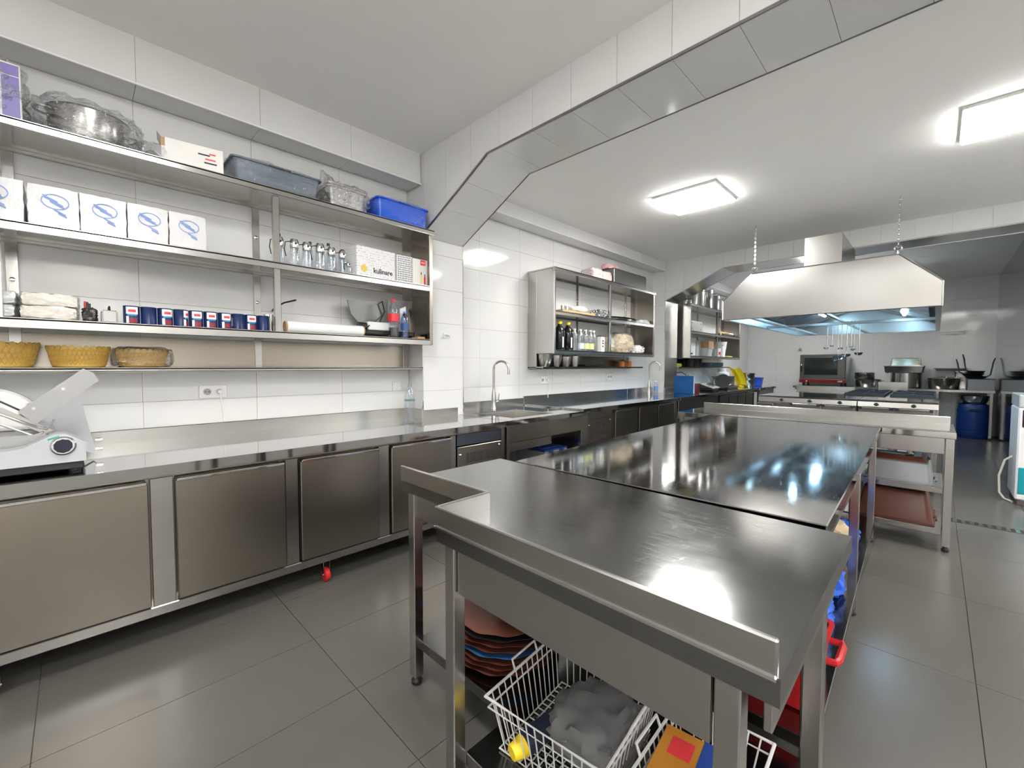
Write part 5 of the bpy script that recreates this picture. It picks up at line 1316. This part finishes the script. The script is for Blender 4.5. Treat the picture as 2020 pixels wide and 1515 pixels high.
WIRE = mat('white_wire', (.62,.62,.60), .35)
def wire_basket(name, label, loc, sx, sy, h, rz):
    t = thing(name, label, 'wire basket', loc, rz, group='white wire baskets under the front table')
    r = .0032; e = .03
    def loop(z, ex, rad): return TU([(sx/2-ex,sy/2-ex,z),(-sx/2+ex,sy/2-ex,z),(-sx/2+ex,-sy/2+ex,z),(sx/2-ex,-sy/2+ex,z)], rad, n=6, closed=True)
    loop(h, 0, .005).build('rim_wire', WIRE, t); loop(h*.8, .006, r).build('rim_wire', WIRE, t); loop(.004, e, r).build('rim_wire', WIRE, t)
    nx, ny = int(sx/.028), int(sy/.028)
    fx = None
    for k in range(1, nx):
        u = k/nx; x = -sx/2+sx*u; xb = -sx/2+e+(sx-2*e)*u
        TU([(x,-sy/2,h),(xb,-sy/2+e,.004),(xb,sy/2-e,.004),(x,sy/2,h)], .0022, n=5).build('wire', WIRE, t)
    for k in range(1, ny):
        u = k/ny; y = -sy/2+sy*u; yb = -sy/2+e+(sy-2*e)*u
        TU([(-sx/2,y,h),(-sx/2+e,yb,.004),(sx/2-e,yb,.004),(sx/2,y,h)], .0022, n=5).build('wire', WIRE, t)
    for s in (-1,1):
        TU([(s*sx/2,-.06,h),(s*sx/2+s*.012,-.06,h+.03),(s*sx/2+s*.012,.06,h+.03),(s*sx/2,.06,h)], .004, n=6).build('handle', WIRE, t)
    return t
wire_basket('wire_basket', 'larger white wire basket under the front table holding grey cloths', (2.68, 1.03, ZU+.002), .38, .40, .165, .10)
t = thing('grey_cloths', 'folded grey cloth lying in the larger wire basket', 'cloth', (2.73, 1.06, ZU+.012)); bag(.24, .26, .11, .014, 121, n=8, e=2.4).build('cloth', mat('grey_cloth', (.17,.17,.17), .85, bump=.3), t, ang=60)
t = thing('yellow_bottle', 'dark bottle with yellow end lying in the larger wire basket', 'bottle', (2.61, .92, ZU+.045)); C((0,-.05,0),(.03,.14,.02),.032,n=18).build('bottle_body', mat('navy_plastic', (.02,.025,.05), .3), t); C((.0,-.05,0),(-.008,-.09,-.004),.03,.02,n=18).build('cap', YELLOW, t)
wire_basket('wire_basket', 'smaller white wire basket by the right table leg holding a tea box', (3.04, 1.03, ZU+.002), .24, .42, .15, .04)
t = carton('tea_box', 'orange box with blue panel and round white badge in the smaller wire basket', (3.02, .99, ZU+.010), .15, .24, .155, mat('orange_card', (.52,.22,.03), .5), rz=.12)
B(.02,-.1205,.03,.0751,-.1201+.0,.155).build('blue_panel', mat('tea_blue', (.02,.06,.28), .5), t) ; B(.02,-.06,.1551,.0751,.12,.1556).build('blue_panel', mat('tea_blue', (.02,.06,.28), .5), t)
LA([(0,0),(.026,0),(.026,.0006),(0,.0006)], n=20, c=(.0,-.06,.1556)).build('badge', PAPER, t); B(-.05,.03,.1551,.005,.09,.1556).build('red_print', PRINTR, t)
t = thing('red_crate', 'red plastic crate with grip on the lower shelf of the middle table', 'crate', (3.05, 1.80, ZU+.0004)); tub_mesh(.26, .38, .17, .02).build('tub', mat('crate_red', (.45,.012,.015), .35), t)
TU([(.13,-.07,.15),(.165,-.07,.155),(.17,-.05,.155),(.17,.05,.155),(.165,.07,.155),(.13,.07,.15)], .012, n=8).build('grip', mat('crate_red', (.45,.012,.015), .35), t)
for i, (x, y, lab) in enumerate(((3.05, 2.26, 'nearer blue plastic packet on the lower shelf of the middle table'), (3.05, 2.62, 'farther blue plastic packet on the lower shelf of the middle table'), (3.02, 3.45, 'small blue packet near the far end of the middle table'))):
    t = thing('blue_packet', lab, 'packet', (x, y, ZU+.0004), group='blue packets under the middle table'); bag(.16, .24, .12, .014, 130+i, n=7, e=2.3).build('packet', BLUEP, t, ang=30)
t = thing('cream_sack', 'pale wooden-coloured sack between the blue packets', 'sack', (3.0, 3.03, ZU+.0004)); bag(.18, .28, .24, .016, 135, n=8, e=2.5).build('sack', mat('tan_sack', (.55,.42,.27), .6), t, ang=40)
t = thing('black_bag', 'dark bag hanging low under the middle table', 'bag', (2.78, 2.36, ZU+.0004)); bag(.22, .4, .20, .02, 136, n=8, e=2.4).build('bag', BLACKP, t, ang=40)
# far table trays
tray('grey_tray', 'upturned grey metal tray on the upper shelf of the far table', 'tray', (3.24, 4.55, .4506), .40, .50, .15, mat('grey_enamel', (.28,.29,.31), .4, .4), flip=True)
tray('brown_tray', 'shallow brown tray lying on the upturned grey tray', 'tray', (3.22, 4.56, .601), .36, .44, .035, TERRA, flip=True)
tray('clear_lid', 'clear lid lying on the shallow brown tray', 'lid', (3.19, 4.56, .637), .26, .34, .02, GLASS, flip=True)
tray('brown_tub', 'large upturned red-brown tub on the lower shelf of the far table', 'tub', (3.22, 4.56, .1556), .46, .50, .22, TERRA, flip=True, taper=.05)
tray('brown_tub', 'second red-brown tub half hidden left on the lower shelf', 'tub', (2.60, 4.56, .1556), .56, .50, .20, TERRA, flip=True, taper=.05)
tray('steel_tray', 'steel tray on the upper shelf left of the grey tray', 'tray', (2.60, 4.55, .4506), .60, .46, .10, STEEL)
